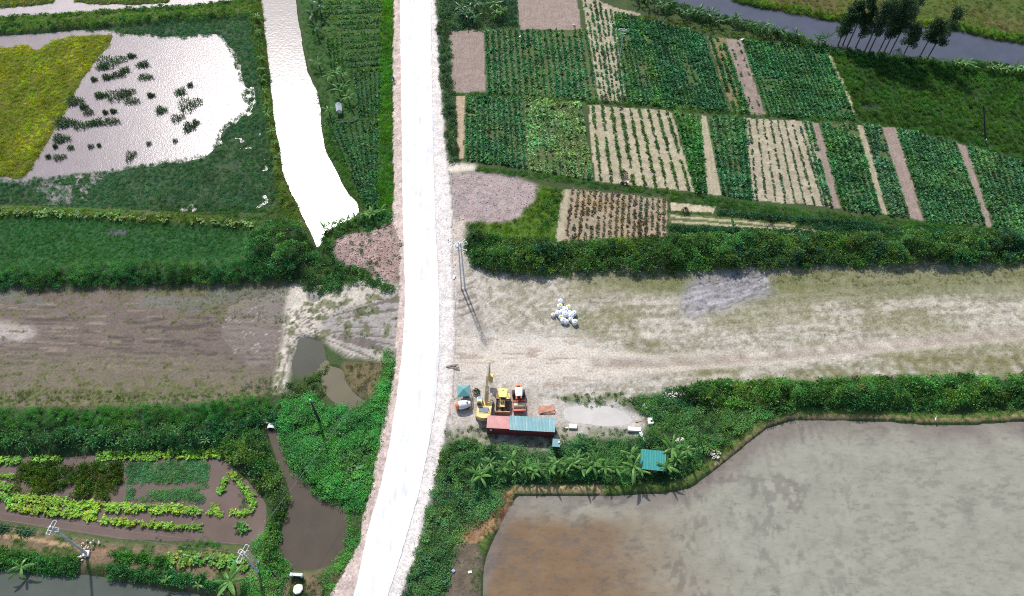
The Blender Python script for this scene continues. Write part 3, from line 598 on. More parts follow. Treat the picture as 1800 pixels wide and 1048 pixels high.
def rowplants(name, label, quad, nrows, sp, typ, tint, keep, scl, **k):
    P = [np.array(G(*p)[:2]) for p in quad]; X = []; Y = []; SR = []
    L = max(np.linalg.norm(P[3] - P[0]), np.linalg.norm(P[2] - P[1])); n = int(L / sp)
    off = RNG.uniform(0, 50)
    for r in range(nrows):
        u = (r + .5) / nrows; v = (np.arange(n) + .5 + RNG.uniform(-.3, .3, n)) / n
        a = P[0] + (P[1] - P[0]) * u; b = P[3] + (P[2] - P[3]) * u
        q = a[None] + (b - a)[None] * v[:, None] + RNG.normal(0, .09, (n, 2))
        kk = RNG.random(n) < keep * (1.25 - .5 * vnoise(q[:, 0] + off, q[:, 1], 3.0, r)) if keep < .99 else np.ones(n, bool)
        kk &= (fbm(q[:, 0] + off, q[:, 1], 5.0, 7, 2) > .30) | (RNG.random(n) < .35)
        X.append(q[kk, 0]); Y.append(q[kk, 1]); SR.append(np.full(kk.sum(), RNG.uniform(.8, 1.2)))
    x = np.concatenate(X); y = np.concatenate(Y)
    px, py = proj(x, y); ok = (px > -70) & (px < 1870) & (py > -70)
    x, y = x[ok], y[ok]; sr = np.concatenate(SR)[ok] * (.7 + .6 * fbm(x, y, 4.0, 17, 2))
    return emit(name, label, typ, x, y, hz(x, y), (scl * .75 * sr, scl * 1.25 * sr), tint, **k)

for lab, q, soil, rows in PLOTS:
    if rows: rowplants('crop', lab, q, rows[0], rows[1], rows[2], rows[3], rows[4], rows[5] * (1.6 if rows[4] > .9 else 1.35), patch=.45, hue=.06)
H = lambda: None
# --- flooded corner with the yellow crop
YLN = np.sin(((GX - G(60, 180).x) * .80 + (GY - G(60, 180).y) * -.60) * 2 * math.pi / 7 + 1.5 * N1) > .965
scatter('yellow_crop', 'yellow green flooded crop beside the glittering water', m_yel & ~(YLN & (fbm(GX, GY, 8, 319) > .45)), 3.2, 'grass', (.6, 1.0), (.25, .295, .022), var=.35, patch=.6, hue=.10)
scatter('marsh_grass', 'blue green marsh grass ringing the glittering water', marsh & (fbm(GX, GY, 6, 321, 4) > .24), 5.0, 'grass', (.5, .95), (.062, .160, .075), patch=.3, zmin=-.44)
scatter('marsh_grass', 'sparse drowned grass in the pale flood water beyond the levee', m_top & (fbm(GX, GY, 5, 323) > .60), .8, 'grass', (.4, .8), (.07, .14, .07))
scatter('bank_grass', 'yellow green grass islands in the flood beyond the levee', m_tl, 3.5, 'grass', (.6, .9), (.20, .24, .035))
scatter('levee_grass', 'two lines of thick grass on the double levee', M(LEVEE1, 1, 2), 2.6, 'grass', (.7, 1.0), (.115, .23, .035))
for nm, a in (('upper', [(-60, 36), (120, 27), (250, 19), (350, 13), (450, 3)]), ('lower', [(-60, 54), (30, 48), (100, 46), (200, 39), (330, 28), (400, 24)])):
    scatter('levee_shrubs', 'low dark shrubs along the %s edge of the double levee' % ('open water' if nm == 'upper' else 'yellow crop'), M(strip(a, 7), 1.5, 2), 1.1, 'bush', (.45, .8), (.05, .13, .035), mound=.2)
scatter('bank_grass', 'yellow green grass on the levee beside the glaring canal', M(LEVEE2, 1, 2), 3.2, 'grass', (.7, 1.2), (.13, .20, .035))
scatter('bank_shrubs', 'low bushes on the levee beside the glaring canal', M(LEVEE2, 1, 2) & (fbm(GX, GY, 4, 327) > .5), .8, 'bush', (.5, .9), (.075, .14, .04))
scatter('levee_grass', 'narrow grassy levee between two green flooded fields', M(LEVEE3, 1, 1.5), 3, 'grass', (.7, 1.0), (.12, .22, .03))
scatter('levee_plants', 'broad leaved plants along the narrow grassy levee', M(strip([(-60, 375), (100, 378), (250, 384), (262, 386)], 8), 1, 2) | M(strip([(275, 384), (300, 387)], 8), 1, 2) | M(strip([(330, 391), (445, 398)], 8), 1, 2), 1.8, 'taro', (.7, 1.0), (.12, .20, .05))
scatter('field_grass_cover', 'dense dark green grass field below the narrow levee', M(GFIELD, 1, 2) & ~M([(188, 405), (222, 405), (220, 409), (200, 409)], 1, 1), 6.0, 'grass', (.45, .7), (.050, .175, .045), patch=.22, var=.25)
scatter('bank_grass', 'grassy corner where the narrow levee meets the canal levee', M([(280, 356), (470, 362), (488, 330), (512, 372), (524, 402), (455, 398), (440, 388), (280, 376)], 2, 2), 3.2, 'grass', (.6, 1.0), (.075, .17, .04))
scatter('reed_bank', 'tall lighter reeds along the embankment above the mud flat', M(HEDGE_L), 2.6, 'reed', (.7, 1.1), (.060, .175, .055), mound=.8)
scatter('hedge', 'tangled undergrowth tinted dark as the shaded slope above the mud flat', M(HEDGE_L) & (PY > 482), .7, 'bush', (.5, .9), (.045, .12, .04), mound=.3)  # dark tint paints the shade of the slope turned away from the sun
scatter('bush_mound', 'large rounded thicket at the dead end of the canal', M(BUSH_L), 2.0, 'bush', (.6, 1.0), (.058, .150, .042), mound=1.9, soft=4, patch=.6)
# --- between canal and road
scatter('field_grass_cover', 'bright grass verge beside the pink gravel shoulder', M([(672, -60), (692, -60), (691, 110), (689, 250), (691, 350), (690, 385), (664, 378), (668, 200)], 1.5, 1.5), 4, 'grass', (.8, 1.2), (.085, .235, .02))
scatter('weeds', 'mixed weeds between the canal and the vegetable rows', M(LFIELD, 1, 1), 1.5, 'grass', (.6, .9), (.065, .165, .035))
hrows = [(560, 5, 670, 5), (560, 14, 672, 12), (562, 24, 672, 20), (562, 33, 672, 29), (565, 44, 672, 38), (570, 54, 672, 46), (600, 62, 672, 56), (606, 73, 672, 67), (608, 84, 672, 78), (608, 95, 672, 90), (610, 106, 672, 101), (612, 117, 672, 112), (614, 127, 672, 122)]
for i, (x0, y0, x1, y1) in enumerate(hrows):
    rowplants('vegetable_row', 'leafy vegetable row of the ladder of beds between canal and road', [(x0, y0 - 2.6), (x0, y0 + 2.6), (x1, y1 + 2.6), (x1, y1 - 2.6)], 2, .45, 'crop', (.05, .15, .05) if i % 3 else (.09, .19, .04), .97, .55, cat='crop row', group='horizontal vegetable rows between canal and road')
for lab, q, nr, t in (('dark block of tall crop beneath the banana clump by the canal', [(620, 130), (671, 126), (670, 205), (632, 206)], 6, (.040, .125, .045)), ('grassy crop block between tarp shelter and rubble', [(570, 214), (667, 210), (664, 368), (640, 360)], 8, (.045, .14, .045)), ('small green bed beside the canal vegetable rows', [(572, 68), (604, 66), (606, 128), (580, 128)], 4, (.05, .15, .03))):
    rowplants('crop', lab, q, nr, .42, 'crop', t, 1, .62)
scatter('bank_grass', 'yellow green grass edge where the canal narrows', M([(566, 215), (576, 213), (600, 270), (625, 330), (648, 366), (634, 372), (612, 336), (590, 296), (572, 260)], 1, 1), 3, 'grass', (.7, 1.0), (.10, .22, .03))
k = M([(552, 432), (566, 408), (604, 392), (640, 374), (690, 372), (692, 396), (670, 405), (630, 410), (592, 424), (586, 446), (600, 462), (640, 478), (690, 505), (690, 520), (640, 500), (600, 512), (560, 524), (520, 500), (545, 474)], 3, 3)
scatter('thicket', 'green scrub wrapped around the rubble heap by the canal end', k, 1.2, 'bush', (.5, .9), (.055, .15, .045), mound=.5)
scatter('weeds', 'light grass among the scrub around the rubble heap', k, 1.6, 'grass', (.7, 1.1), (.08, .19, .035))
scatter('weeds', 'sparse weeds growing through the rubble heap', M(RUB1) & (fbm(GX, GY, 4, 331) > .6), .9, 'bush', (.3, .6), (.06, .13, .05), keep_road=False)
# --- mud flat and left sand
scatter('algae_tufts', 'low olive weed tufts dotted over the mud flat', ALM, 2.2, 'creeper', (.16, .34), (.095, .115, .036), zs=(.5, .9))
scatter('weeds', 'grassy weeds where the mud flat meets the hedge', m_mud & (PY > 688 + 14 * N1) | M([(430, 668), (478, 664), (492, 690), (480, 706), (400, 712)], 3, 3), 2.4, 'grass', (.4, .8), (.085, .15, .03))
scatter('weeds', 'small weed tufts on the sand patch beside the mud flat', m_sandl & (fbm(GX, GY, 1.8, 85) > .60), 1.2, 'grass', (.4, .7), (.08, .13, .05))
scatter('dry_scrub', 'dry brown scrub between the two ponds and the road', M([(600, 642), (640, 638), (684, 630), (676, 690), (650, 706), (624, 690), (608, 668)], 3, 3), 1.8, 'grass', (.6, 1.0), (.13, .14, .06))
scatter('weeds', 'greenery around the small pond edges', M([(505, 668), (548, 660), (580, 640), (566, 664), (572, 694), (560, 704), (510, 708), (492, 690)], 3, 3), 1.5, 'bush', (.4, .8), (.07, .13, .035))
scatter('creeper_carpet', 'bright green creeper carpet on the road bank', M(VINES), 1.9, 'creeper', (.7, 1.1), (.045, .20, .030), mound=.6)
scatter('creeper_carpet', 'bright green creeper strip below the pink gravel shoulder', M(strip([(688, 615), (686, 660), (672, 712), (655, 800), (646, 860), (630, 900), (622, 950), (600, 1000), (570, 1040)], 18), 1, 2) | M([(618, 890), (640, 895), (628, 950), (604, 1000), (575, 1042), (560, 1020), (590, 990), (612, 950)], 2, 2), 2, 'creeper', (.6, 1.0), (.055, .20, .03), mound=.3)
scatter('taro_patch', 'dark broad leaved patch beside the creeper carpet', M([(615, 800), (640, 790), (648, 815), (640, 850), (622, 868), (610, 850)], 3, 3), 1.6, 'taro', (.8, 1.1), (.06, .15, .055))
scatter('hedge', 'light green grassy crest above the dark hedge by the flooded garden', M([(-80, 722), (0, 722), (300, 716), (440, 700), (500, 706), (480, 728), (400, 740), (300, 752), (0, 756), (-80, 756)], 3, 3), 2.2, 'reed', (.7, 1.1), (.060, .19, .040), mound=.5)
scatter('hedge', 'dark shrubby hedge above the flooded garden', M([(-80, 764), (0, 764), (300, 758), (400, 744), (490, 728), (492, 750), (462, 745), (420, 770), (365, 792), (180, 790), (0, 790), (-80, 790)], 3, 3), 1.5, 'bush', (.6, 1.1), (.052, .150, .050), mound=1.0)
scatter('thicket', 'olive thicket between flooded garden and fish pond', M(BUSH_LL), 1.6, 'bush', (.6, 1.0), (.075, .155, .036), mound=1.0)
scatter('creeper_carpet', 'green creeper between the pole pair and the fish pond', M([(472, 930), (492, 900), (492, 975), (510, 1005), (500, 1060), (440, 1060), (420, 1040), (452, 1000), (440, 965)], 3, 3), 2.0, 'creeper', (.6, 1.0), (.065, .20, .03), mound=.4)
# --- flooded garden
scatter('shrub_bed', 'dark olive bed of drowned shrubs in the flooded garden', M([(38, 814), (80, 810), (218, 814), (212, 850), (190, 872), (100, 872), (20, 862)], 5, 5) & (fbm(GX, GY, 2.2, 341, 3) > .42 - .25 * sstep(865, 820, PY)), 3.2, 'shrub', (.5, .8), (.070, .125, .018), zs=(.9, 1.3), zmin=-.36)
gb = M([(226, 813), (365, 811), (362, 838), (360, 860), (358, 880), (300, 878), (222, 876), (222, 845)], 2, 3) & ((fbm(GX / 3, GY, 2.4, 343) > .34) | (PY < 838))
scatter('garden_grass', 'flat bed of short green grass in the flooded garden', gb, 8, 'creeper', (.4, .65), (.050, .165, .050), zmin=-.34)
TROWS = [('long bright taro row along the hedge side of the flooded garden', [(168, 803), (270, 800), (386, 797)], 11), ('short taro row beside the long bright one under the hedge', [(54, 806), (106, 805)], 8), ('stub of taro row running out of the garden corner', [(-60, 811), (40, 809)], 8), ('short taro stub below the garden corner row', [(-60, 836), (25, 838)], 7), ('lower short taro stub beside the olive shrub bed', [(-60, 853), (20, 855)], 7), ('long double taro row through the middle of the flooded garden', [(-60, 866), (0, 872), (80, 880), (180, 890), (270, 894), (352, 897)], 12), ('taro row hugging the long double row', [(12, 888), (90, 898), (170, 906)], 12), ('slim taro row ending in a leafy clump', [(175, 914), (260, 921), (330, 926), (354, 927)], 8), ('bent taro row of the triangular bed', [(408, 828), (392, 848), (384, 868)], 7), ('slanting taro row of the triangular bed', [(408, 832), (428, 856), (446, 884), (440, 898), (404, 900)], 9), ('short taro row at the tip of the triangular bed', [(378, 888), (370, 898), (392, 902)], 8), ('dark taro clump beside the muddy corner', [(420, 918), (432, 938)], 15)]
for lab, pts, wd in TROWS:
    scatter('taro_row', lab, M(strip(pts, wd * 1.1), .5, 1.0), 8.0, 'taro', (.5, .8), (.17, .30, .030) if 'dark' not in lab else (.07, .2, .04), cat='plant row', group='taro rows in the flooded garden', mound=.12, soft=1, zmin=-.36)
scatter('garden_grass', 'green wedge of grass inside the triangular bed', M([(420, 862), (436, 870), (438, 885), (420, 893), (414, 890)], 1, 1), 4, 'grass', (.5, .8), (.055, .18, .05), zmin=-.36)
scatter('grass_mound', 'round bright grass mound beside the power lines', M([(318, 962), (335, 945), (360, 943), (385, 955), (388, 968), (350, 974), (310, 974)], 2, 2), 4.5, 'grass', (.6, .9), (.06, .20, .03), mound=.5)
scatter('drowned_weeds', 'thin drowned weeds around the grass mound', M([(195, 925), (280, 925), (300, 942), (400, 960), (360, 985), (300, 965), (230, 945)], 4, 4) & (fbm(GX, GY, 2, 345) > .5), 1.2, 'grass', (.3, .6), (.07, .12, .06))
BR = [('thick crop row at the river side of the earth path', [(-60, 986), (0, 990), (70, 998), (136, 1002)], 16, (.05, .175, .045)), ('crop row between earth path and riverside row', [(-60, 966), (0, 972), (70, 982), (140, 990)], 13, (.05, .165, .04)), ('bluish crop row beside the muddy bank', [(-60, 926), (0, 930), (58, 937)], 9, (.06, .15, .085)), ('dark crop row starting beyond the concrete pole', [(192, 978), (250, 983), (300, 990)], 13, (.06, .18, .035)), ('yellow green taro row leading to the pole pair', [(300, 988), (350, 984), (400, 988), (440, 996)], 24, (.14, .25, .03)), ('riverside crop row beyond the concrete pole', [(192, 1004), (250, 1010), (310, 1018), (410, 1034)], 18, (.05, .16, .05))]
for lab, pts, wd, t in BR:
    scatter('crop_row', lab, M(strip(pts, wd), .8, 1.2), 5.0, 'taro' if 'taro' in lab else 'bush', (.5, .8), t, cat='plant row', group='planted rows on the river bank', mound=.3, soft=2)
scatter('weeds', 'weeds and grass on the earth bank under the power poles', M(BANKB, 2, 3) & (fbm(GX, GY, 2.5, 121) > .50), 2, 'grass', (.5, .8), (.07, .15, .035))
scatter('weeds', 'tangled weeds around the concrete sluice', M([(560, 1004), (612, 985), (600, 1030), (570, 1110), (480, 1110), (500, 1012), (530, 1020)], 3, 3), 2.0, 'grass', (.6, .9), (.075, .14, .035))
# --- right of the road
scatter('roadside_scrub', 'bluish roadside scrub beside the brown soil plot', M([(764, -60), (905, -60), (908, 46), (790, 50), (800, 170), (806, 285), (790, 290), (778, 200), (770, 60)], 2, 3), 1.3, 'bush', (.5, .9), (.06, .13, .07), mound=.3)
scatter('weeds', 'roadside grass under the scrub by the soil plots', M([(766, -60), (905, -60), (908, 50), (790, 50), (800, 170), (806, 285), (790, 290), (778, 200), (770, 60)], 2, 3), 2, 'grass', (.6, 1.0), (.07, .16, .05))
RID = [('grassy ridge below the cabbage plots leading to the dense hedge', [(838, 298), (950, 309), (1050, 326), (1200, 343), (1400, 372), (1600, 393), (1750, 405), (1890, 414)], 9, (.07, .19, .035)), ('grassy ridge between the two tiers of plots', [(795, 165), (855, 166), (1050, 180), (1180, 191), (1350, 204), (1505, 214), (1590, 222), (1690, 250), (1800, 278), (1890, 302)], 6, (.07, .18, .035)), ('second green ridge beside the shrub rows', [(1180, 350), (1300, 366), (1420, 384), (1560, 400), (1700, 410)], 8, (.06, .17, .03))]
for lab, pts, wd, t in RID: scatter('ridge_grass', lab, M(strip(pts, wd), .8, 1.2), 4, 'grass', (.7, 1.1), t, cat='grass ridge')
for lab, q, nr in (('thick dark shrub row parallel to the dense hedge', [(1176, 399), (1176, 407), (1424, 414), (1424, 406)], 3), ('upper dark shrub row beside the second green ridge', [(1262, 370), (1262, 378), (1535, 402), (1535, 394)], 2), ('lower dark shrub row meeting the dense hedge', [(1430, 396), (1430, 406), (1710, 416), (1710, 407)], 3)):
    rowplants('bean_row', lab, q, nr, .55, 'shrub', (.030, .10, .045), .92, .62, cat='plant row')
scatter('weeds', 'green weeds among the beds between ridge and hedge', M([(1174, 350), (1420, 380), (1890, 412), (1890, 418), (1400, 418), (1190, 424), (1174, 420)], 2, 2) & ~m_plot, 1.7, 'grass', (.6, .9), (.07, .16, .035))
scatter('green_weeds', 'vivid green weeds between gravel lot and dry plot', M(GREENTRI), 2.6, 'grass', (.7, 1.1), (.10, .22, .02)); scatter('green_weeds', 'darker brush among the vivid weeds beside the gravel lot', M(GREENTRI) & (fbm(GX, GY, 3.5, 355) > .54), 1.0, 'bush', (.4, .8), (.06, .15, .04))
scatter('hedge', 'dense dark hedge between the plots and the sandy clearing', M(HEDGE_R), 2.0, 'bush', (.6, 1.1), (.068, .150, .036), mound=1.5, soft=4, patch=.65)
scatter('hedge_grass', 'light grass fringe along the foot of the dense hedge', M(strip([(830, 462), (870, 478), (950, 484), (1060, 480), (1200, 482)], 12), 3, 3), 3, 'grass', (.5, .9), (.10, .18, .03))
scatter('hedge_grass', 'bright weedy crest behind the dense hedge', M(strip([(840, 412), (920, 424), (1000, 428), (1100, 424), (1190, 420), (1400, 418), (1600, 416), (1890, 414)], 8), 2, 2), 2, 'reed', (.6, .9), (.08, .19, .035), mound=.6)
scatter('dry_weeds', 'thin olive weeds scattered over the sandy clearing', m_sandr & ~m_track & (PX > 830) & (PY < 668) & (spk > .62 - .16 * sstep(.35, .65, pat)) & ~M(GREYP, 3, 3), 1.0, 'grass', (.2, .38), (.15, .145, .085), zs=(.4, .7))
scatter('dry_weeds', 'olive grass patches along the hedge edge of the clearing', m_sandr & (PX > 950) & (PY < 500 + 20 * N1) & (spk > .42), 1.7, 'grass', (.3, .6), (.105, .125, .04), zs=(.6, .9))
scatter('yard_weeds', 'green weeds behind the puddle on the sandy yard', M([(975, 700), (1040, 690), (1095, 688), (1110, 712), (1060, 716), (1010, 714)], 5, 4), 1.8, 'bush', (.25, .5), (.075, .15, .035)); scatter('yard_weeds', 'weeds around the container foot', m_sandr & (PY > 752) & (spk > .48), 1.4, 'bush', (.25, .5), (.06, .13, .045))
k = M(HEDGE_RR)
scatter('hedge', 'dense hedge between the dirt track and the paddy dike', M([(1180, 694), (1250, 678), (1400, 674), (1600, 668), (1890, 662), (1890, 710), (1650, 716), (1500, 716), (1400, 714), (1320, 716), (1240, 720)], 3, 3), 2.0, 'bush', (.6, 1.05), (.068, .165, .036), mound=1.4, soft=4, patch=.65)
scatter('creeper_carpet', 'green creeper slope between container and paddy dike', k & (PX > 780), 1.6, 'creeper', (.6, 1.0), (.055, .165, .035), mound=.5)
scatter('thicket', 'bushes behind the container around the banana row', k & (PX < 1260) & (fbm(GX, GY, 5, 361) > .44), .8, 'bush', (.5, 1.0), (.045, .125, .050), mound=.7)
scatter('roadside_scrub', 'weedy road slope down to the paddy corner', M(SLOPE_R), 1.7, 'creeper', (.6, 1.0), (.06, .155, .04), mound=.2); scatter('roadside_scrub', 'bluish bushes on the road slope near the paddy corner', M(SLOPE_R) & (fbm(GX, GY, 4, 363) > .50), .9, 'bush', (.45, .9), (.055, .135, .06), mound=.3)
scatter('dike_grass', 'short bright grass on the paddy dike', M(DIKE, 1, 1) | M(strip([(1890, 722), (1700, 726), (1550, 722), (1400, 722), (1340, 736), (1290, 776), (1235, 816), (1190, 846)], 12), 2, 2), 3, 'grass', (.4, .7), (.09, .21, .03))
scatter('dry_grass', 'dried straw on the paddy corner bank', M(DRYBANK, 3, 3), 2.2, 'grass', (.4, .8), (.30, .20, .10))
HB = M(HEDGE_R) | M([(1180, 694), (1250, 678), (1400, 674), (1600, 668), (1890, 662), (1890, 710), (1650, 716), (1500, 716), (1400, 714), (1320, 716), (1240, 720)], 3, 3)
scatter('hedge_creeper', 'pale green creeper draped over the dense hedge by the plots', M(HEDGE_R) & (fbm(GX, GY, 5, 401, 3) > .54), 1.6, 'creeper', (.5, .9), (.085, .20, .035), mound=1.75, soft=4)
scatter('hedge_creeper', 'pale green creeper draped over the hedge by the paddy', HB & (PY > 600) & (fbm(GX, GY, 5, 403, 3) > .50), 1.8, 'creeper', (.5, .9), (.080, .20, .030), mound=1.65, soft=4)
scatter('hedge_shrubs', 'bluish dark shrubs standing in the dense hedge by the plots', M(HEDGE_R) & (fbm(GX, GY, 7, 405, 3) > .56), .8, 'shrub', (.6, 1.0), (.040, .12, .065), mound=1.9, soft=4)
scatter('hedge_shrubs', 'olive brown shrubs standing in the hedge by the paddy', HB & (PY > 600) & (fbm(GX, GY, 7, 407, 3) > .57), .7, 'shrub', (.6, 1.0), (.075, .10, .035), mound=1.7, soft=4)
# --- far corner
scatter('rough_grass', 'dark rough grass below the riverside trees', M(DARKG, 1, 2) & ~M(POOLS[0], 1, 1), 2.2, 'reed', (.6, 1.0), (.050, .130, .020), patch=.5)
scatter('rough_grass', 'paler grass edge along the sandy footpath', M(strip([(1466, 100), (1480, 135), (1496, 170), (1512, 205)], 16), 2, 2), 2, 'grass', (.7, 1.0), (.085, .18, .035))
scatter('bank_grass', 'yellow and brown grass across the river', M(FARBANK), 1.5, 'grass', (.6, 1.0), (.12, .15, .04), patch=.6, hue=.2)
scatter('bank_grass', 'bright fringe of grass on the far river edge', M(strip([(1285, -6), (1400, 17), (1470, 29), (1600, 38), (1690, 47), (1750, 61), (1890, 78)], 10), 1, 2), 3, 'reed', (.7, 1.0), (.11, .21, .03))
scatter('bank_scrub', 'dark scrub along the banana lined river bank', M(strip([(1110, -20), (1180, 14), (1250, 34), (1330, 50), (1390, 68), (1450, 86), (1560, 102), (1700, 112), (1890, 130)], [30, 26, 20, 16, 14, 14, 12, 12, 14]), 2, 3), 1.4, 'bush', (.5, .9), (.045, .12, .035), mound=.4)
scatter('bank_scrub', 'yellowish weeds behind the river bananas', M([(1130, 26), (1230, 46), (1330, 64), (1440, 80), (1450, 88), (1300, 68), (1180, 48), (1128, 36)], 2, 3), 2, 'bush', (.3, .6), (.12, .17, .03))
# ------------------------------------------------------------------ mesh helpers for things
class MB:
    def __init__(s): s.bm = bmesh.new()
    def _add(s, vs, fs):
        v = [s.bm.verts.new(p) for p in vs]
        for f in fs:
            try: s.bm.faces.new([v[i] for i in f])
            except ValueError: pass
        return s
    def box(s, c, d, rz=0, rx=0, taper=1.0, ry=0):
        m = Matrix.Translation(c) @ Euler((rx, ry, rz)).to_matrix().to_4x4(); x, y, z = d[0] / 2, d[1] / 2, d[2] / 2
        vs = [m @ Vector((i * x * (taper if k > 0 else 1), j * y * (taper if k > 0 else 1), k * z)) for k in (-1, 1) for j in (-1, 1) for i in (-1, 1)]
        return s._add(vs, [(0, 2, 3, 1), (4, 5, 7, 6), (0, 1, 5, 4), (2, 6, 7, 3), (0, 4, 6, 2), (1, 3, 7, 5)])
    def tube(s, pts, r, n=8, cap=True):
        pts = [Vector(p) for p in pts]; rs = r if isinstance(r, (list, tuple)) else [r] * len(pts); vs = []; fs = []
        for i, p in enumerate(pts):
            t = (pts[min(i + 1, len(pts) - 1)] - pts[max(i - 1, 0)]).normalized(); a = t.orthogonal().normalized() if i == 0 else (a - t * a.dot(t)).normalized(); b = t.cross(a)
            for k in range(n): vs.append(p + (a * math.cos(6.2832 * k / n) + b * math.sin(6.2832 * k / n)) * rs[i])
        for i in range(len(pts) - 1):
            for k in range(n): fs.append((i * n + k, i * n + (k + 1) % n, (i + 1) * n + (k + 1) % n, (i + 1) * n + k))
        if cap: fs += [tuple(range(n))[::-1], tuple(range((len(pts) - 1) * n, len(pts) * n))]
        return s._add(vs, fs)
    def prism(s, prof, x0, x1):                   # profile in (y, z) pulled along x
        n = len(prof); vs = [(x0, y, z) for y, z in prof] + [(x1, y, z) for y, z in prof]
        return s._add(vs, [tuple(range(n))[::-1], tuple(range(n, 2 * n))] + [(k, (k + 1) % n, n + (k + 1) % n, n + k) for k in range(n)])
    def plan(s, pts, z0, z1):
        n = len(pts); vs = [(x, y, z0) for x, y in pts] + [(x, y, z1) for x, y in pts]
        return s._add(vs, [tuple(range(n))[::-1], tuple(range(n, 2 * n))] + [(k, (k + 1) % n, n + (k + 1) % n, n + k) for k in range(n)])
    def build(s, name, mat, parent=None, bevel=0.0, smooth=False, loc=None, rz=0):
        bmesh.ops.recalc_face_normals(s.bm, faces=s.bm.faces)
        if bevel: bmesh.ops.bevel(s.bm, geom=s.bm.edges[:], offset=bevel, segments=1, affect='EDGES', clamp_overlap=True)
        me = bpy.data.meshes.new(name); s.bm.to_mesh(me); s.bm.free(); me.materials.append(mat)
        if smooth: me.polygons.foreach_set('use_smooth', np.ones(len(me.polygons), bool))
        o = bpy.data.objects.new(name, me); C.objects.link(o); o.parent = parent
        if loc is not None: o.location = loc; o.rotation_euler.z = rz
        return o
def empty(name, loc, rz=0, label=None, cat=None, group=None):
    o = bpy.data.objects.new(name, None); C.objects.link(o); o.location = loc; o.rotation_euler = (0, 0, rz); return tag(o, label, cat, group)
def Z(p): return float(hz(np.array([p[0]]), np.array([p[1]]))[0])
def on(px, py, dz=0.0):
    p = G(px, py); z = Z(p); p = G(px, py, z); p.z = z + dz; return p

YEL = plain('machine_yellow', (.74, .53, .20), .5, 0, .15, 2, ((.42, .33, .2), .5)); YELP = plain('faded_yellow', (.82, .70, .16), .5, 0, .12, 2, ((.5, .4, .2), .3))
STEEL = plain('track_steel', (.10, .085, .07), .6, .3, .3, 3, ((.24, .18, .12), .7)); BLK = plain('dark_rubber', (.025, .025, .027), .7); GLASS = plain('cab_glass', (.05, .08, .11), .08)
RUST = plain('rusty_steel', (.40, .20, .13), .8, 0, .3, 1.5, ((.52, .30, .20), .8)); RED = plain('machine_red', (.62, .10, .05), .5, 0, .15, 2, ((.35, .2, .12), .4)); ORG = plain('machine_orange', (.80, .22, .08), .5, 0, .15)
WHT = plain('white_paint', (.80, .80, .78), .5, 0, .06, 1.5, ((.55, .5, .45), .3)); CONT = plain('container_red', (.22, .035, .04), .55, 0, .2, 1.5, ((.20, .08, .05), .5)); CONTR = plain('container_roof_red', (.54, .26, .24), .7, 0, .15, 1.0, ((.40, .2, .16), .7))
TEAL = plain('teal_sheet', (.18, .35, .36), .6, 0, .15, .8, ((.34, .42, .40), .7)); TEAL2 = plain('teal_roof', (.035, .27, .24), .5, 0, .08, 1.5); CANV = plain('teal_canvas', (.12, .30, .30), .8, 0, .1)
CONC = plain('grey_concrete', (.56, .58, .60), .85, 0, .15, 2, ((.3, .3, .3), .4)); CONCL = plain('pale_concrete', (.70, .67, .58), .85, 0, .15, 2, ((.5, .46, .38), .5)); GALV = plain('galvanised_steel', (.52, .54, .56), .6, .2, .1)
WIRE = plain('wire_alloy', (.24, .25, .26), .9, 0, .05); WOOD = plain('weathered_wood', (.20, .16, .12), .85, 0, .3, 4); WOODP = plain('pale_bamboo', (.62, .57, .47), .8, 0, .2, 4); PLATE = plain('engine_cover', (.10, .13, .17), .5, .2, .2, 2)
DARKP = plain('blackened_wood', (.035, .032, .035), .9, 0, .2); BAG = plain('white_woven_sack', (.78, .79, .80), .75, 0, .12, 4); BAGY = plain('yellow_liner', (.70, .62, .06), .7, 0, .2, 5); TARP = plain('grey_tarp', (.30, .32, .36), .7, 0, .2, 3); STRAW = plain('straw', (.52, .43, .27), .9, 0, .3, 5)
GLA = plain('blue_window', (.30, .42, .50), .12, 0, .1)

# ------------------------------------------------------------------ excavator (forward = +y)
p = on(852, 721); ex = empty('excavator', p, R(-4), 'yellow crawler excavator with raised boom standing beside the bulldozer', 'excavator')
for sx in (-1, 1):
    b = MB(); pr = [(-1.95, .25), (-1.75, .05), (1.75, .05), (1.95, .25), (1.98, .6), (1.75, .86), (-1.75, .86), (-1.98, .6)]; b.prism(pr, sx * 1.15 - .3, sx * 1.15 + .3)
    tr = b.build('track', STEEL, ex)
    for i in range(16): MB().box((sx * 1.15, -1.75 + i * .233, .88), (.62, .12, .05)).build('track_shoe', STEEL, tr)
    for yy in (-1.6, 1.6): MB().tube([(sx * 1.47, yy, .45), (sx * 1.52, yy, .45)], .32, 12).build('sprocket', YEL, tr)
MB().tube([(0, 0, .7), (0, 0, 1.05)], .75, 16).build('slew_ring', STEEL, ex)
cw = [(-1.38, 1.15), (-1.38, -1.9), (-1.15, -2.45), (-.6, -2.72), (0, -2.8), (.6, -2.72), (1.15, -2.45), (1.38, -1.9), (1.38, 1.15)]
MB().plan(cw, 1.05, 1.55).build('deck', YEL, ex, .04); MB().plan([(-1.36, -1.75), (-1.15, -2.42), (-.6, -2.68), (0, -2.76), (.6, -2.68), (1.15, -2.42), (1.36, -1.75)], 1.55, 2.15).build('counterweight', YEL, ex, .06)
hd = MB().box((0, -1.0, 1.85), (2.6, 1.5, .62)).build('engine_hood', YEL, ex, .05)
for sx in (-.43, .43): MB().box((sx, -1.05, 2.2), (.82, 1.0, .1)).build('hood_panel', PLATE, hd, .02)
MB().tube([(.95, -1.1, 2.15), (.95, -1.1, 2.75)], .07).build('exhaust', STEEL, ex)
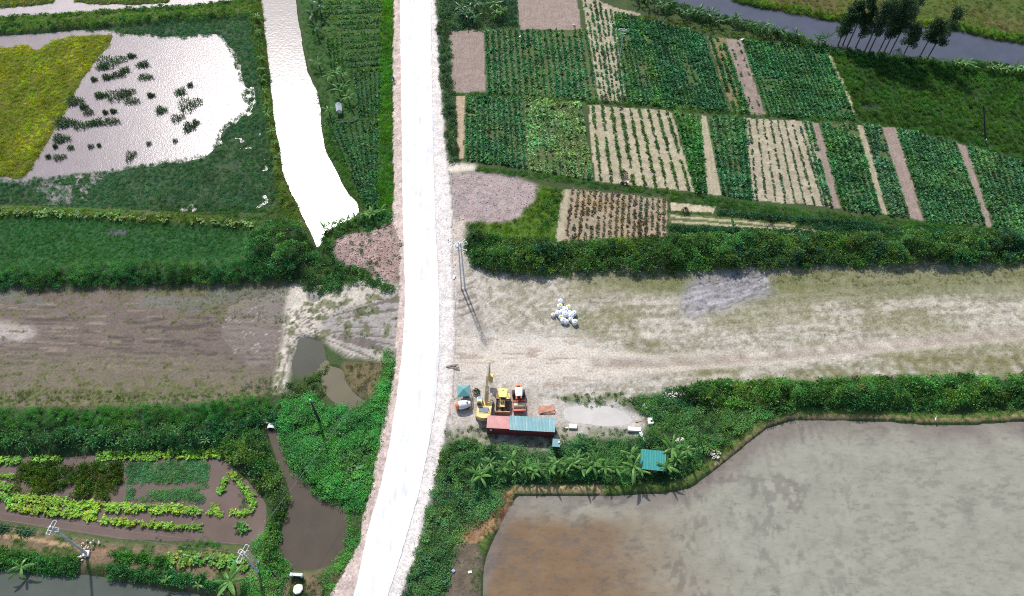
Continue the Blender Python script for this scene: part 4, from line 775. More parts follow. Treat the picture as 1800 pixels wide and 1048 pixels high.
cb = MB().prism([(-.1, 1.5), (1.35, 1.5), (1.45, 2.1), (1.1, 2.95), (-.1, 2.95)], -1.38, -.45).build('cab', YEL, ex, .04)
MB().box((-.91, .95, 2.965), (.68, .45, .03)).build('roof_hatch', GLA, cb); MB().box((-.91, .0, 2.97), (.7, .35, .03)).build('roof_panel', BLK, cb)
MB().prism([(1.37, 1.62), (1.47, 2.08), (1.14, 2.8), (1.12, 2.8), (1.43, 2.08), (1.33, 1.62)], -1.3, -.53).build('windscreen', GLASS, cb)
for sx in (-1.39, -.44): MB().prism([(.05, 1.9), (1.25, 1.9), (1.3, 2.15), (1.02, 2.8), (.05, 2.8)], sx - .012, sx + .012).build('side_window', GLASS, cb)
MB().box((-.91, -.115, 2.4), (.7, .02, .6)).build('rear_window', GLASS, cb)
bo = MB()
path = [(.25, .6, 1.75), (.27, 2.2, 3.6), (.3, 4.2, 5.3), (.35, 6.6, 6.1)]
for (a, c, w0) in ((path[0], path[1], .5), (path[1], path[2], .46), (path[2], path[3], .36)):
    a, c = Vector(a), Vector(c); d = c - a; bo.box((a + c) / 2, (.42, d.length + .15, w0), rx=math.atan2(d.z, d.y))
BOOM = plain('dusty_boom_yellow', (.60, .45, .22), .65, 0, .25, 2, ((.36, .30, .2), .6)); bm_o = bo.build('boom', BOOM, ex, .04)
for sx in (-.02, .55): MB().tube([(sx, 1.0, 1.5), (sx, 2.2, 3.0)], .09, 8).build('boom_cylinder', YEL, ex); MB().tube([(sx, 2.2, 3.0), (sx, 2.9, 3.9)], .05, 8).build('cylinder_rod', GALV, ex)
st = MB(); a, c = Vector((.36, 6.75, 6.2)), Vector((.55, 5.75, 2.7)); d = c - a; st.box((a + c) / 2, (.32, .42, d.length), rx=-math.atan2(d.y, d.z) + math.pi, taper=1.0); st.build('stick', BOOM, ex, .03)
MB().tube([(.34, 4.4, 5.9), (.36, 6.0, 6.45)], .08, 8).build('stick_cylinder', GALV, ex)
MB().prism([(5.5, 2.9), (6.2, 2.6), (6.3, 1.9), (5.9, 1.35), (5.2, 1.3), (5.0, 1.5), (5.6, 1.7), (5.8, 2.2)], .1, 1.1).build('bucket', YEL, ex)
for i in range(5): MB().box((.2 + i * .2, 4.95, 1.42), (.08, .3, .08)).build('tooth', STEEL, ex)

# ------------------------------------------------------------------ bulldozer (forward = -y, blade towards the container)
p = on(884, 710); bz = empty('bulldozer', p, R(-2), 'yellow bulldozer with pale canopy and wide blade parked between excavator and roller', 'bulldozer')
for sx in (-1, 1):
    t = MB().prism([(-1.5, .2), (-1.25, .04), (1.2, .04), (1.55, .3), (1.6, .65), (1.3, .98), (-1.2, .9), (-1.55, .6)], sx * .95 - .27, sx * .95 + .27).build('track', STEEL, bz)
    for i in range(12): MB().box((sx * .95, -1.15 + i * .215, .95 + i * .006), (.56, .11, .06)).build('track_shoe', STEEL, t)
    MB().box((sx * .95, 1.0, 1.14), (.6, 1.2, .1)).build('mudguard', YEL, bz, .02)
    MB().tube([(sx * .62, -.7, .55), (sx * .62, -1.95, .5)], .1, 8).build('push_arm', YEL, bz)
MB().box((0, .3, .75), (1.3, 3.2, .6)).build('chassis', STEEL, bz); h = MB().box((0, -.75, 1.3), (.86, 1.5, .75)).build('engine_hood', YEL, bz, .06)
MB().box((0, -1.52, 1.25), (.8, .06, .6)).build('grille', BLK, h); MB().tube([(.15, -.6, 1.65), (.15, -.6, 2.3)], .06).build('exhaust', STEEL, h); MB().tube([(-.15, -.8, 1.65), (-.15, -.8, 1.95)], .09).build('air_intake', BLK, h)
for sx in (-.3, .3): MB().tube([(sx, -1.2, 1.4), (sx, -1.95, .75)], .05).build('blade_cylinder', GALV, bz)
MB().box((0, .55, 1.25), (.7, .7, .35)).build('seat', BLK, bz, .05); MB().box((0, .85, 1.55), (.7, .15, .5)).build('backrest', BLK, bz, .04)
MB().box((0, 1.35, 1.3), (1.3, .5, .6)).build('fuel_tank', YEL, bz, .05)
MB().prism([(-2.1, .06), (-2.0, .06), (-1.93, .5), (-2.02, 1.0), (-2.1, 1.0), (-2.04, .5)], -1.38, 1.38).build('blade', YEL, bz); MB().box((0, -2.1, .12), (2.78, .05, .2)).build('cutting_edge', RUST, bz)
cp = MB()._add([(-.72, -.15, 2.78), (.72, -.15, 2.78), (.88, 1.7, 2.78), (-.88, 1.7, 2.78), (-.68, -.1, 2.9), (.68, -.1, 2.9), (.84, 1.65, 2.9), (-.84, 1.65, 2.9)], [(0, 3, 2, 1), (4, 5, 6, 7), (0, 1, 5, 4), (1, 2, 6, 5), (2, 3, 7, 6), (3, 0, 4, 7)]).build('canopy', YELP, bz)
MB().box((0, 1.2, 2.92), (.2, .14, .06)).build('canopy_bracket', BLK, cp)
for sx, yy in ((-.62, .0), (.62, .0), (-.75, 1.5), (.75, 1.5)): MB().tube([(sx, yy, 1.1), (sx, yy, 2.79)], .05, 6).build('canopy_post', YEL, bz)
MB().box((0, 1.95, .7), (.9, .5, .5)).build('winch', STEEL, bz, .05)

# ------------------------------------------------------------------ road roller (drum towards -y)
p = on(912, 706); rr = empty('road_roller', p, R(2), 'red road roller with white canopy and steel drum', 'road roller')
MB().tube([(-1.0, -1.45, .76), (1.0, -1.45, .76)], .76, 28).build('drum', plain('drum_steel', (.38, .30, .22), .45, .4, .25, 2), rr)
fr = MB()
for sx in (-1.1, 1.1): fr.box((sx, -1.45, .8), (.16, 1.9, .5))
fr.box((0, -2.32, .85), (2.36, .3, .5)).box((0, -.5, .95), (2.36, .22, .5)); fr.build('drum_frame', RED, rr, .03); MB().box((0, -2.18, 1.12), (1.8, .06, .06)).build('scraper_bar', YELP, rr)
MB().tube([(0, -.4, .8), (0, .3, .8)], .35, 10).build('articulation', STEEL, rr)
for sx in (-1, 1):
    wv = MB().tube([(sx * .62, 1.25, .74), (sx * .72, 1.25, .74), (sx * 1.12, 1.25, .74), (sx * 1.18, 1.25, .74)], [.62, .74, .74, .6], 20).build('wheel', BLK, rr); MB().tube([(sx * 1.17, 1.25, .74), (sx * 1.2, 1.25, .74)], .34, 12).build('rim', RED, wv)
MB().box((0, .5, 1.0), (1.25, 1.2, .5)).build('platform', RED, rr, .03); eh = MB().box((0, 2.0, 1.25), (1.35, 1.5, .85)).build('engine_hood', ORG, rr, .1)
for sx in (-.42, .42): MB().tube([(sx, 2.74, 1.35), (sx, 2.8, 1.35)], .13, 12).build('rear_lamp', RED, eh)
MB().box((0, 2.0, 1.69), (.7, .9, .04)).build('vent_panel', BLK, eh)
MB().box((0, .7, 1.45), (.5, .5, .4)).build('seat', BLK, rr, .06); MB().box((0, .05, 1.5), (.6, .18, .7)).build('console', BLK, rr, .04); MB().tube([(0, .2, 1.9), (0, .3, 1.94)], .2, 14).build('steering_wheel', BLK, rr)
MB()._add([(-.62, -.35, 2.75), (.62, -.35, 2.75), (.74, 1.5, 2.75), (-.74, 1.5, 2.75), (-.58, -.3, 2.9), (.58, -.3, 2.9), (.7, 1.45, 2.9), (-.7, 1.45, 2.9)], [(0, 3, 2, 1), (4, 5, 6, 7), (0, 1, 5, 4), (1, 2, 6, 5), (2, 3, 7, 6), (3, 0, 4, 7)]).build('canopy', WHT, rr, .03)
for sx, yy in ((-.55, -.2), (.55, -.2), (-.62, 1.3), (.62, 1.3)): MB().tube([(sx, yy, 1.2), (sx, yy, 2.76)], .045, 6).build('canopy_post', BLK, rr)

# ------------------------------------------------------------------ container
p = on(915.5, 755.5); ct = empty('shipping_container', p, R(-3.3), 'long dark red shipping container partly roofed with teal sheets', 'container')
L_, W_, H_ = 12.19, 2.44, 2.55
MB().box((0, 0, .25), (L_, W_, .2)).build('floor_frame', CONT, ct); rf = MB().box((-4.05, 0, H_ + .05), (4.1, W_ + .04, .07)).build('bare_roof', CONTR, ct); rf['label'] = 'faded pinkish red bare steel roof end'
MB().box((2.04, 0, H_ + .02), (8.1, W_, .05)).build('covered_roof', CONTR, ct)
for i in range(9): MB().box((-5.8 + i * .44, 0, H_ + .095), (.2, W_ - .3, .02)).build('roof_rib', CONTR, rf)
for sy in (-1, 1):
    q = []; n = 44
    for i in range(n): x0 = -L_ / 2 + .12 + (L_ - .24) * i / n; dx = (L_ - .24) / n; q += [(x0, 0), (x0 + dx * .3, 0), (x0 + dx * .5, .05), (x0 + dx * .8, .05)]
    bmv = MB(); vs = []; fs = []
    for i, (x, y) in enumerate(q): vs += [(x, sy * (W_ / 2 - .06 + y), .34), (x, sy * (W_ / 2 - .06 + y), H_)]
    for i in range(len(q) - 1): fs.append((2 * i, 2 * i + 2, 2 * i + 3, 2 * i + 1))
    bmv._add(vs, fs).build('side_wall', CONT, ct)
    MB().box((0, sy * (W_ / 2 - .02), H_ - .02), (L_, .09, .12)).build('top_rail', CONT, ct)
for sx in (-1, 1):
    for sy in (-1, 1): MB().box((sx * (L_ / 2 - .08), sy * (W_ / 2 - .08), 1.35), (.18, .18, 2.5)).build('corner_post', CONT, ct)
MB().box((-L_ / 2 + .04, 0, 1.4), (.06, W_ - .34, 2.2)).build('end_wall', CONT, ct)
for sy in (-.52, .52):
    dr = MB().box((L_ / 2 - .03, sy, 1.4), (.07, 1.0, 2.2)).build('door', CONT, ct)
    for q in (-.2, .2): MB().tube([(L_ / 2 + .03, sy + q, .4), (L_ / 2 + .03, sy + q, 2.45)], .02, 6).build('lock_rod', GALV, dr)
MB().box((-5.35, -W_ / 2 - .012, 1.75), (.28, .02, .75)).build('notice_plate', WHT, ct)
for i in range(8):
    x = -1.52 + i * 1.02; b = MB(); vs = []; fs = []; n = 12
    for k in range(n + 1): xx = x + (k / n - .5) * 1.04; zz = (.028 if k % 3 == 0 else 0); vs += [(xx, -W_ / 2 - .2, H_ + .11 + zz), (xx, W_ / 2 + .12, H_ + .24 + zz)]
    for k in range(n): fs.append((2 * k, 2 * k + 2, 2 * k + 3, 2 * k + 1))
    r = b._add(vs, fs).build('roof_sheet', TEAL, ct)
    r.location.z = .012 * (i % 2)
    if i in (0, 2, 4, 6): MB().box((x + .52, -.05, H_ + .235), (.05, W_ + .2, .03), rx=math.atan2(.13, 2.76)).build('ridge_batten', GALV, r)

# ------------------------------------------------------------------ gazebo, mixer, poles, plates
p = on(816, 696); gz = empty('canopy_tent', p, R(3), 'small teal pyramid canopy tent beside the white road', 'tent')
a = 1.15; MB()._add([(-a, -a, 2.05), (a, -a, 2.05), (a, a, 2.05), (-a, a, 2.05), (0, 0, 2.75), (-a, -a, 1.85), (a, -a, 1.85), (a, a, 1.85), (-a, a, 1.85)], [(0, 1, 4), (1, 2, 4), (2, 3, 4), (3, 0, 4), (0, 5, 6, 1), (1, 6, 7, 2), (2, 7, 8, 3), (3, 8, 5, 0)]).build('canopy', CANV, gz)
for sx in (-1, 1):
    for sy in (-1, 1): MB().tube([(sx * 1.08, sy * 1.08, 0), (sx * 1.08, sy * 1.08, 2.05)], .035, 6).build('leg', GALV, gz)
MB().box((.25, 0, .72), (1.4, .8, .06)).build('table_top', WOOD, gz); MB().box((.25, 0, .35), (1.1, .5, .7)).build('crate', DARKP, gz)
p = on(814, 716); mx = empty('mixer_drum', p, R(8), 'white concrete mixer drum with orange end lying by the canopy tent', 'mixer')
MB().tube([(-1.15, 0, .95), (-.8, 0, .95), (-.2, 0, .98), (.6, 0, 1.05), (1.3, 0, 1.1), (1.45, 0, 1.12)], [.66, .8, .82, .74, .48, .5], 24).build('drum', WHT, mx, smooth=True)
MB().tube([(-1.42, 0, .95), (-1.3, 0, .95), (-1.12, 0, .95), (-.78, 0, .95)], [.25, .55, .7, .815], 24).build('orange_end', ORG, mx, smooth=True)
for x in (-.9, .9): MB().box((x, 0, .2), (.14, 1.3, .4)).build('cradle', STEEL, mx, .02)
MB().box((0, .5, .3), (2.4, .12, .14)).build('rail', STEEL, mx); MB().box((0, -.5, .3), (2.4, .12, .14)).build('rail', STEEL, mx); MB().tube([(.85, -.1, 1.75), (.8, .1, 1.75)], .16, 10).build('hatch', STEEL, mx)
for lab, x0, y0, x1, y1, h in (('thin pale post leaning beside the canopy tent and the road', 798, 703, 804, 668, 2.2), ('thin pale post between the canopy tent and the excavator', 833, 726, 824, 668, 2.4), ('short pale post behind the canopy tent', 838, 696, 838, 684, 1.2)):
    a = on(x0, y0); b = G(x1, y1, h); tag(MB().tube([(0, 0, 0), b - a], .045, 6).build('leaning_post', WOODP, None, loc=a), lab, 'post')
p = on(961, 722, 0.02); pl = [(0, .1, .04, 3.0, 1.5, -7), (.05, -.02, .12, 2.9, 1.35, 4), (-.1, .1, .20, 2.85, 1.3, 9), (.1, .2, .28, 2.7, 1.15, 13)]
for i, (x, y, z, a, b, r) in enumerate(pl):
    m_ = MB().box((0, 0, 0), (a, b, .06)); o = m_.build('steel_plate', RUST, None, .01, loc=p + Vector((x, y, z)), rz=R(r)); tag(o, ['rusty steel plate at the bottom of the stack by the container', 'rusty steel plate second from the bottom of the stack by the container', 'rusty steel plate second from the top of the stack by the container', 'rusty steel plate on top of the stack by the container'][i], 'steel plate', 'stacked steel plates')
    for k in (-.35, .35): MB().box((k * a, 0, .035), (.06, b * .9, .02)).build('weld_strip', RUST, o)

# ------------------------------------------------------------------ small shed, hut
p = on(977, 787); sh = empty('outhouse', p, R(-5), 'small teal roofed outhouse at the container corner', 'shed')
for sx in (-1, 1): MB().box((sx * .52, 0, .95), (.05, 1.1, 1.9)).build('side_wall', TEAL2, sh)
MB().box((0, .53, .95), (1.0, .05, 1.9)).build('back_wall', TEAL2, sh); d = MB().box((0, -.55, .9), (.8, .05, 1.75)).build('door', plain('dark_door', (.06, .09, .10), .6), sh); MB().box((.3, -.6, .9), (.05, .05, .12)).build('handle', GALV, d)
MB().box((0, 0, 2.0), (1.35, 1.45, .06), rx=R(8)).build('roof', TEAL, sh); MB().box((.45, .1, 2.14), (.25, .3, .2)).build('water_can', WHT, sh, .03)
p = on(1145, 818); hu = empty('hut', p, R(-6), 'teal sheet roofed hut standing among the banana plants', 'hut')
n = 20; vs = []; fs = []
for i in range(10):
    vs = []; fs = []; x = -1.98 + i * .44
    for k in range(5): xx = x + (k / 4 - .5) * .45; zz = .03 if k in (0, 4) else 0; vs += [(xx, -1.75, 1.95 + zz), (xx, 1.75, 2.55 + zz)]
    for k in range(4): fs.append((2 * k, 2 * k + 2, 2 * k + 3, 2 * k + 1))
    MB()._add(vs, fs).build('roof_sheet', TEAL2, hu).location.z = .01 * (i % 2)
for sx in (-1.95, 1.95):
    for yy, h in ((-1.5, 1.98), (1.5, 2.48)): MB().tube([(sx, yy, 0), (sx, yy, h)], .06, 6).build('post', WOOD, hu)
MB().box((0, 1.45, 1.2), (3.8, .06, 2.4)).build('back_wall', WOOD, hu); MB().box((-1.9, 0, 1.05), (.05, 2.9, 2.1)).build('side_wall', WOOD, hu); MB().box((1.9, 0, 1.05), (.05, 2.9, 2.1)).build('side_wall', WOOD, hu); MB().box((0, -1.5, 1.92), (3.9, .08, .08)).build('eave_beam', WOOD, hu); MB().box((.2, -1.4, .5), (1.6, .05, 1.0)).build('front_panel', WOOD, hu)

# ------------------------------------------------------------------ sacks
def sack(name, px, py, z, yellow, rz, s, lab):
    p = on(px, py + 3, z); e = empty(name, p, rz, lab, 'sack', 'bulk sacks dumped on the clearing')
    b = MB(); r = []
    prof = [(.36, 0), (.48, .1), (.52, .4), (.48, .72), (.3, .86), (.1, .84)]
    vs = []; fs = []; n = 12
    for (q, h) in prof:
        for k in range(n):
            a = 6.2832 * k / n; f = 1 / max(abs(math.cos(a)), abs(math.sin(a))) ** .55; j = 1 + .06 * math.sin(3 * a + 9 * h + px)
            vs.append((q * f * math.cos(a) * j * s, q * f * math.sin(a) * j * s, h * s))
    for i in range(len(prof) - 1):
        for k in range(n): fs.append((i * n + k, i * n + (k + 1) % n, (i + 1) * n + (k + 1) % n, (i + 1) * n + k))
    fs += [tuple(range(n))[::-1], tuple(range((len(prof) - 1) * n, len(prof) * n))]
    b._add(vs, fs).build('bag', BAG, e, smooth=True)
    for k in range(4):
        a = .785 + k * 1.571; MB().tube([(.40 * s * math.cos(a), .40 * s * math.sin(a), .74 * s), (.36 * s * math.cos(a), .36 * s * math.sin(a), 1.02 * s), (.2 * s * math.cos(a), .2 * s * math.sin(a), .84 * s)], .03, 5).build('lifting_loop', BAG, e)
    MB().tube([(0, 0, .8 * s), (.02, 0, .9 * s), (.06, .03, .98 * s)], [.3 * s if yellow else .16 * s, .2 * s, .1 * s], 9).build('spout', BAGY if yellow else BAG, e)
SK = [(985, 529, 0), (984, 538, 1), (990, 541, 0), (994, 545, 0), (999, 540, 1), (972, 553, 1), (981, 550, 0), (986, 557, 1), (987, 547, 0), (993, 552, 0), (1001, 548, 0), (1009, 550, 0), (1004, 554, 0), (998, 553, 0), (990, 563, 0), (995, 565, 0), (1003, 560, 0), (1010, 566, 0)]
for i, (x, y, c) in enumerate(SK): sack('bulk_sack', x, y, 0, c, i * 1.7, 1.0 + .15 * math.sin(i * 2.3), 'white woven bulk sack with a yellow liner in the pile on the clearing' if c else 'plain white woven bulk sack in the pile on the clearing')

# ------------------------------------------------------------------ slabs, rubble, odds and ends
def slab(px, py, d, rz, lab, mat=CONCL, name='concrete_slab', cat='slab', z=0):
    o = MB().box((0, 0, d[2] / 2), d).build(name, mat, None, .02, loc=on(px, py, z), rz=R(rz)); return tag(o, lab, cat)
slab(1007, 751, (1.5, .9, .5), -2, 'pale concrete block lying beside the puddle near the container'); slab(996, 753, (.45, .3, .3), 5, 'small pale block next to the pale concrete block')
lw = empty('broken_wall', on(1118, 760), 0, 'low white broken wall turning a corner at the puddle end', 'wall'); MB().box((-.35, .35, .35), (2.3, .75, .7), rz=R(-4)).build('long_side', WHT, lw, .02); MB().box((1.0, -1.0, .25), (.5, 2.3, .5), rz=R(20)).build('short_side', WHT, lw, .02)
sx_ = empty('white_box', on(1143, 742), R(3), 'white box with a black plate as its dark opening beside the hedge', 'box'); MB().box((0, 0, .3), (.95, 1.2, .6)).build('body', WHT, sx_, .03); MB().box((.15, -.1, .605), (.4, .5, .02)).build('shade_plate', BLK, sx_)  # body is closed; a black plate on top gives the darkness of an opening
slab(1122, 740, (1.2, .5, .15), 12, 'flat brown board on the wet sand', plain('brown_board', (.42, .30, .24), .9), 'board', 'board')
o = MB()._add([(-.9, .6, .5), (-.3, .9, .7), (.9, -.5, .75), (.5, -.9, .5), (-.9, .6, .46), (-.3, .9, .66), (.9, -.5, .71), (.5, -.9, .46)], [(0, 1, 2, 3), (7, 6, 5, 4), (0, 4, 5, 1), (1, 5, 6, 2), (2, 6, 7, 3), (3, 7, 4, 0)]).build('metal_sheet', GALV, None, loc=on(1247, 708, .3)); tag(o, 'bent grey metal sheet thrown on the hedge', 'sheet')
slab(795, 643, (2.4, .35, .08), 12, 'old wooden plank lying on the sand beside the road', WOOD, 'plank', 'plank'); slab(797, 647, (2.2, .3, .08), 8, 'darker wooden plank beside the old plank by the road', WOOD, 'plank', 'plank')
rock_me = []
for k in range(4):
    b = bmesh.new(); bmesh.ops.create_icosphere(b, subdivisions=1, radius=1)
    for v in b.verts: v.co *= random.uniform(.65, 1.15); v.co.z *= .7
    me = bpy.data.meshes.new('stone'); b.to_mesh(me); b.free(); rock_me.append(me)
STONE = plain('pale_rubble', (.62, .55, .48), .9, 0, .25, 3); STONEP = plain('pink_rubble', (.44, .35, .31), .9, 0, .35, 2)
for me in rock_me: me.materials.append(STONE)
def heap(px, py, n, rx, ry, lab, hh=.5):
    e = empty('rubble_heap', on(px, py), 0, lab, 'rubble heap')
    for i in range(n):
        o = bpy.data.objects.new('stone', random.choice(rock_me)); C.objects.link(o); o.parent = e
        a = random.uniform(0, 6.28); q = math.sqrt(random.random()); s = random.uniform(.12, .3)
        o.location = (q * rx * math.cos(a), q * ry * math.sin(a), .1 + hh * (1 - q) + s * .3); o.scale = (s * 1.2, s, s); o.rotation_euler = (random.random() * 3, random.random() * 3, random.random() * 6)
heap(1188, 697, 60, 2.4, .9, 'pale rubble heap in the hedge end beside the clearing', .7); heap(1195, 776, 26, 1.2, .6, 'small rubble heap near the teal hut', .6); heap(1255, 800, 34, 1.2, 1.0, 'white rubble spill on the paddy dike corner', .35); heap(1136, 715, 10, .8, .5, 'few loose stones at the puddle end', .1)
heap(160, 958, 16, 1.6, .9, 'straw coloured stone mound at the concrete pole', 1.0); heap(145, 981, 10, .7, .5, 'small stone pile at the foot of the concrete pole', .3)
# gravel thrown over shoulders and rubble ground: too many to count, real stones
def proto_stone_group():
    col = bpy.data.collections.new('gravel_set')
    for me in rock_me:
        m2 = me.copy(); m2.materials.clear(); m2.materials.append(SM); col.objects.link(bpy.data.objects.new('gravel', m2))
    return col
SM = leaf_mat('scatter_stone', None, 0.0, .9)
make_type('gravel', proto_grass, 1); GROUPS['gravel'].nodes['Collection Info'].inputs['Collection'].default_value = proto_stone_group()
GM_ = dict(kind='stuff', var=.35, hue=.05, patch=.3, tilt=1.0, keep_road=False)
scatter('gravel', 'loose pinkish stones along the road shoulders', m_sh & ~m_road, 2.0, 'gravel', (.035, .10), (.50, .43, .40), **GM_)
scatter('gravel', 'broken pinkish bricks and stones of the rubble heap by the canal end', M(RUB1), 4.5, 'gravel', (.08, .26), (.40, .30, .26), **GM_)
scatter('gravel', 'broken stones spread over the gravel lot', M(PINKLOT, 2, 2), 3, 'gravel', (.06, .18), (.37, .32, .31), **GM_)
scatter('gravel', 'loose stones between road and twin concrete poles', M([(786, 385), (822, 388), (812, 425), (806, 470), (788, 480)], 4, 4), 1.5, 'gravel', (.06, .18), (.46, .40, .37), **GM_)
# ------------------------------------------------------------------ power poles and wires
def pole_shaft(parent, a, b, r0=.19, r1=.12, mat=CONC, name='shaft'): return MB().tube([a, b], [r0, r1], 10).build(name, mat, parent)
def insul(parent, p): return MB().tube([p, p + Vector((0, 0, .12)), p + Vector((0, 0, .26))], [.05, .09, .05], 8).build('insulator', WHT, parent)
TOPS = {}
# concrete pole A with frame arms (bottom bank)
pa = on(153, 974); A = empty('power_pole', pa, 0, 'concrete power pole with white frame arms on the earth bank above the river', 'power pole', 'power poles')
top = G(101, 932, 13.6) - pa; top = Vector((0, 0, 13.4)); pole_shaft(A, (0, 0, -.3), top, .26, .16); MB().box((0, 0, .25), (1.0, 1.0, .5)).build('footing', CONCL, A, .05)
def frame_arms(P, h, L, rz, n=3):
    c, s = math.cos(rz), math.sin(rz); pts = []
    arm = MB()
    for o in (-.3, .3): arm.box((-s * o, c * o, h), (L, .075, .075), rz=rz)
    for e in (-L / 2, 0, L / 2): arm.box((c * e, s * e, h + .004), (.07, .66, .07), rz=rz)
    a = arm.build('crossarm', GALV, P)
    for i in range(n):
        t = (i / (n - 1) - .5) * L * .94; q = Vector((c * t, s * t, h + .05)); insul(a, q); pts.append(q + Vector((0, 0, .26)))
    return pts
TA = [pa + q for q in frame_arms(A, 12.9, 2.2, R(78))]; frame_arms(A, 12.2, 1.6, R(-10), 2); MB().box((0, 0, 10.8), (.5, .35, .6)).build('switch_box', GALV, A, .03)
pb = on(456, 1008); B = empty('power_pole', pb, 0, 'concrete power pole with long frame arms beside the fish pond', 'power pole', 'power poles')
pole_shaft(B, (0, 0, -.3), (0, 0, 11.0), .2, .14); TB = [pb + q for q in frame_arms(B, 10.2, 2.9, R(70))]; frame_arms(B, 10.9, .9, R(-30), 2); MB().box((0, 0, 8.5), (.4, .4, .5)).build('switch_box', GALV, B, .03); MB().tube([(0, 0, 1.2), (0, 0, 1.5)], .24, 10).build('warning_band', WHT, B)
pb2 = on(455, 992); B2 = empty('power_pole', pb2, 0, 'shorter dark stay pole beside the long armed concrete pole', 'power pole', 'power poles'); pole_shaft(B2, (0, 0, -.3), (0, 0, 6.8), .17, .12); MB().tube([(0, 0, .7), (0, 0, 1.0)], .2, 10).build('warning_band', WHT, B2); MB().tube([(0, 0, 6.78), (0, 0, 7.0)], [.13, .05], 10).build('pole_cap', GALV, B2)
pt = on(814, 508); T = empty('power_pole', pt, 0, 'twin concrete power poles with clustered crossarms at the edge of the clearing', 'power pole', 'power poles')
for s_ in (-.32, .42): pole_shaft(T, (s_, 0, -.3), (s_ * .55, 0, 15.2), .17, .11)
for h in (4.2, 9.0, 12.4): MB().box((.02, 0, h), (1.0 - h * .03, .1, .14)).build('tie_brace', GALV, T)
TT = [pt + q for q in frame_arms(T, 14.4, 3.0, R(20))]; frame_arms(T, 15.1, 2.4, R(50), 2); frame_arms(T, 13.0, 2.6, R(-18), 2)
MB().box((-.35, .1, 13.8), (.5, .4, .8)).build('transformer', GALV, T, .05)
pn = on(1087, 112); Nn = empty('power_pole', pn, 0, 'slim pale power pole with small crossarms among the striped crop', 'power pole', 'power poles'); pole_shaft(Nn, (0, 0, -.3), (.3, 0, 10.6), .15, .1); TN = [pn + q for q in frame_arms(Nn, 10.2, 1.9, R(-15))]; MB().box((.25, 0, 9.1), (1.3, .09, .09), rz=R(-15)).build('lower_crossarm', GALV, Nn)
pd = on(1733, 250); D = empty('timber_pole', pd, 0, 'dark leaning timber pole in the rough grass', 'pole'); pole_shaft(D, (0, 0, -.2), (-3.1, 3.6, 8.0), .2, .13, DARKP); MB().tube([(0, 0, -.2), (-.25, .29, .65)], .26, 10).build('concrete_foot', CONC, D)
pd = on(562, 742); D = empty('timber_pole', pd, 0, 'dark vine grown timber pole in the creeper carpet', 'pole'); pole_shaft(D, (0, 0, -.2), (0, 0, 8.5), .3, .12, DARKP); MB().tube([(0, 0, 7.6), (0, 0, 8.7)], .13, 8).build('grey_tip', CONC, D)
def wire(a, b, lab, sag=1.0, r=.014):
    pts = [a.lerp(b, t / 16) - Vector((0, 0, sag * 4 * (t / 16) * (1 - t / 16))) for t in range(17)]
    o = MB().tube([p - a for p in pts], r, 4, False).build('power_wire', WIRE, None, loc=a); tag(o, lab, 'wire', 'power wires')
for i in range(3):
    wire(TA[i], TB[i], 'power wire between the frame armed pole and the long armed pole', .8)
    wire(TA[i], TA[i] + Vector((-48, 7, 0)) + Vector((0, 0, .2)), 'power wire running from the frame armed pole out along the river bank', .6)
    wire(TB[i], TT[i], 'power wire between the long armed pole and the twin concrete poles', 2.2, .008)
    wire(TT[i], TN[i], 'power wire between the twin concrete poles and the slim pale pole', 2.2, .008)

# ------------------------------------------------------------------ banana plants
BLM = [leaf_mat('banana_leaf_a', (.10, .23, .05), .3, .4), leaf_mat('banana_leaf_b', (.055, .14, .05), .3, .4)]; BST = plain('banana_stem', (.16, .18, .07), .7, 0, .3, 3)
def banana_leaf_mesh(L, wd, arch, mat):
    vs = []; fs = []; n = 6
    for i in range(n + 1):
        t = i / n; x = L * (t - .18 * arch * t * t); z = L * (.62 * t - arch * t * t); w_ = wd * math.sin(math.pi * min(1, .06 + .94 * t)) ** .6 * (1 if i else .1)
        if i == n: w_ *= .15
        vs += [(x, -w_ / 2, z - .18 * w_), (x, 0, z), (x, w_ / 2, z - .18 * w_)]
    for i in range(n):
        a = 3 * i
        fs += [(a, a + 3, a + 4, a + 1), (a + 1, a + 4, a + 5, a + 2)]
    me = bpy.data.meshes.new('leaf'); me.from_pydata(vs, [], fs); me.materials.append(mat); return me
BL = [[banana_leaf_mesh(2.2, .44, .55, m), banana_leaf_mesh(1.9, .38, .9, m), banana_leaf_mesh(1.8, .36, .2, m)] for m in BLM]
def stem_mesh():
    b = MB(); b.tube([(0, 0, -.2), (.03, 0, .9), (.05, .02, 1.7)], [.17, .13, .08], 8); me = bpy.data.meshes.new('stem'); b.bm.to_mesh(me); b.bm.free(); me.materials.append(BST); return me
STM = stem_mesh()
def banana(px, py, s, lab, grp, dark=0, nl=8):
    e = empty('banana_plant', on(px, py), random.uniform(0, 6.28), lab, 'banana plant', grp); e.scale = (s, s, s)
    o = bpy.data.objects.new('stem', STM); C.objects.link(o); o.parent = e
    for k in range(nl):
        o = bpy.data.objects.new('leaf', random.choice(BL[dark])); C.objects.link(o); o.parent = e; o.location = (.05, .02, 1.5 + .05 * k)
        o.rotation_euler = (random.uniform(-.25, .25), random.uniform(-.35, .35) - .1 * (k > nl - 3), 2.4 * k + random.uniform(-.4, .4)); f = random.uniform(.75, 1.15); o.scale = (f, f, f)
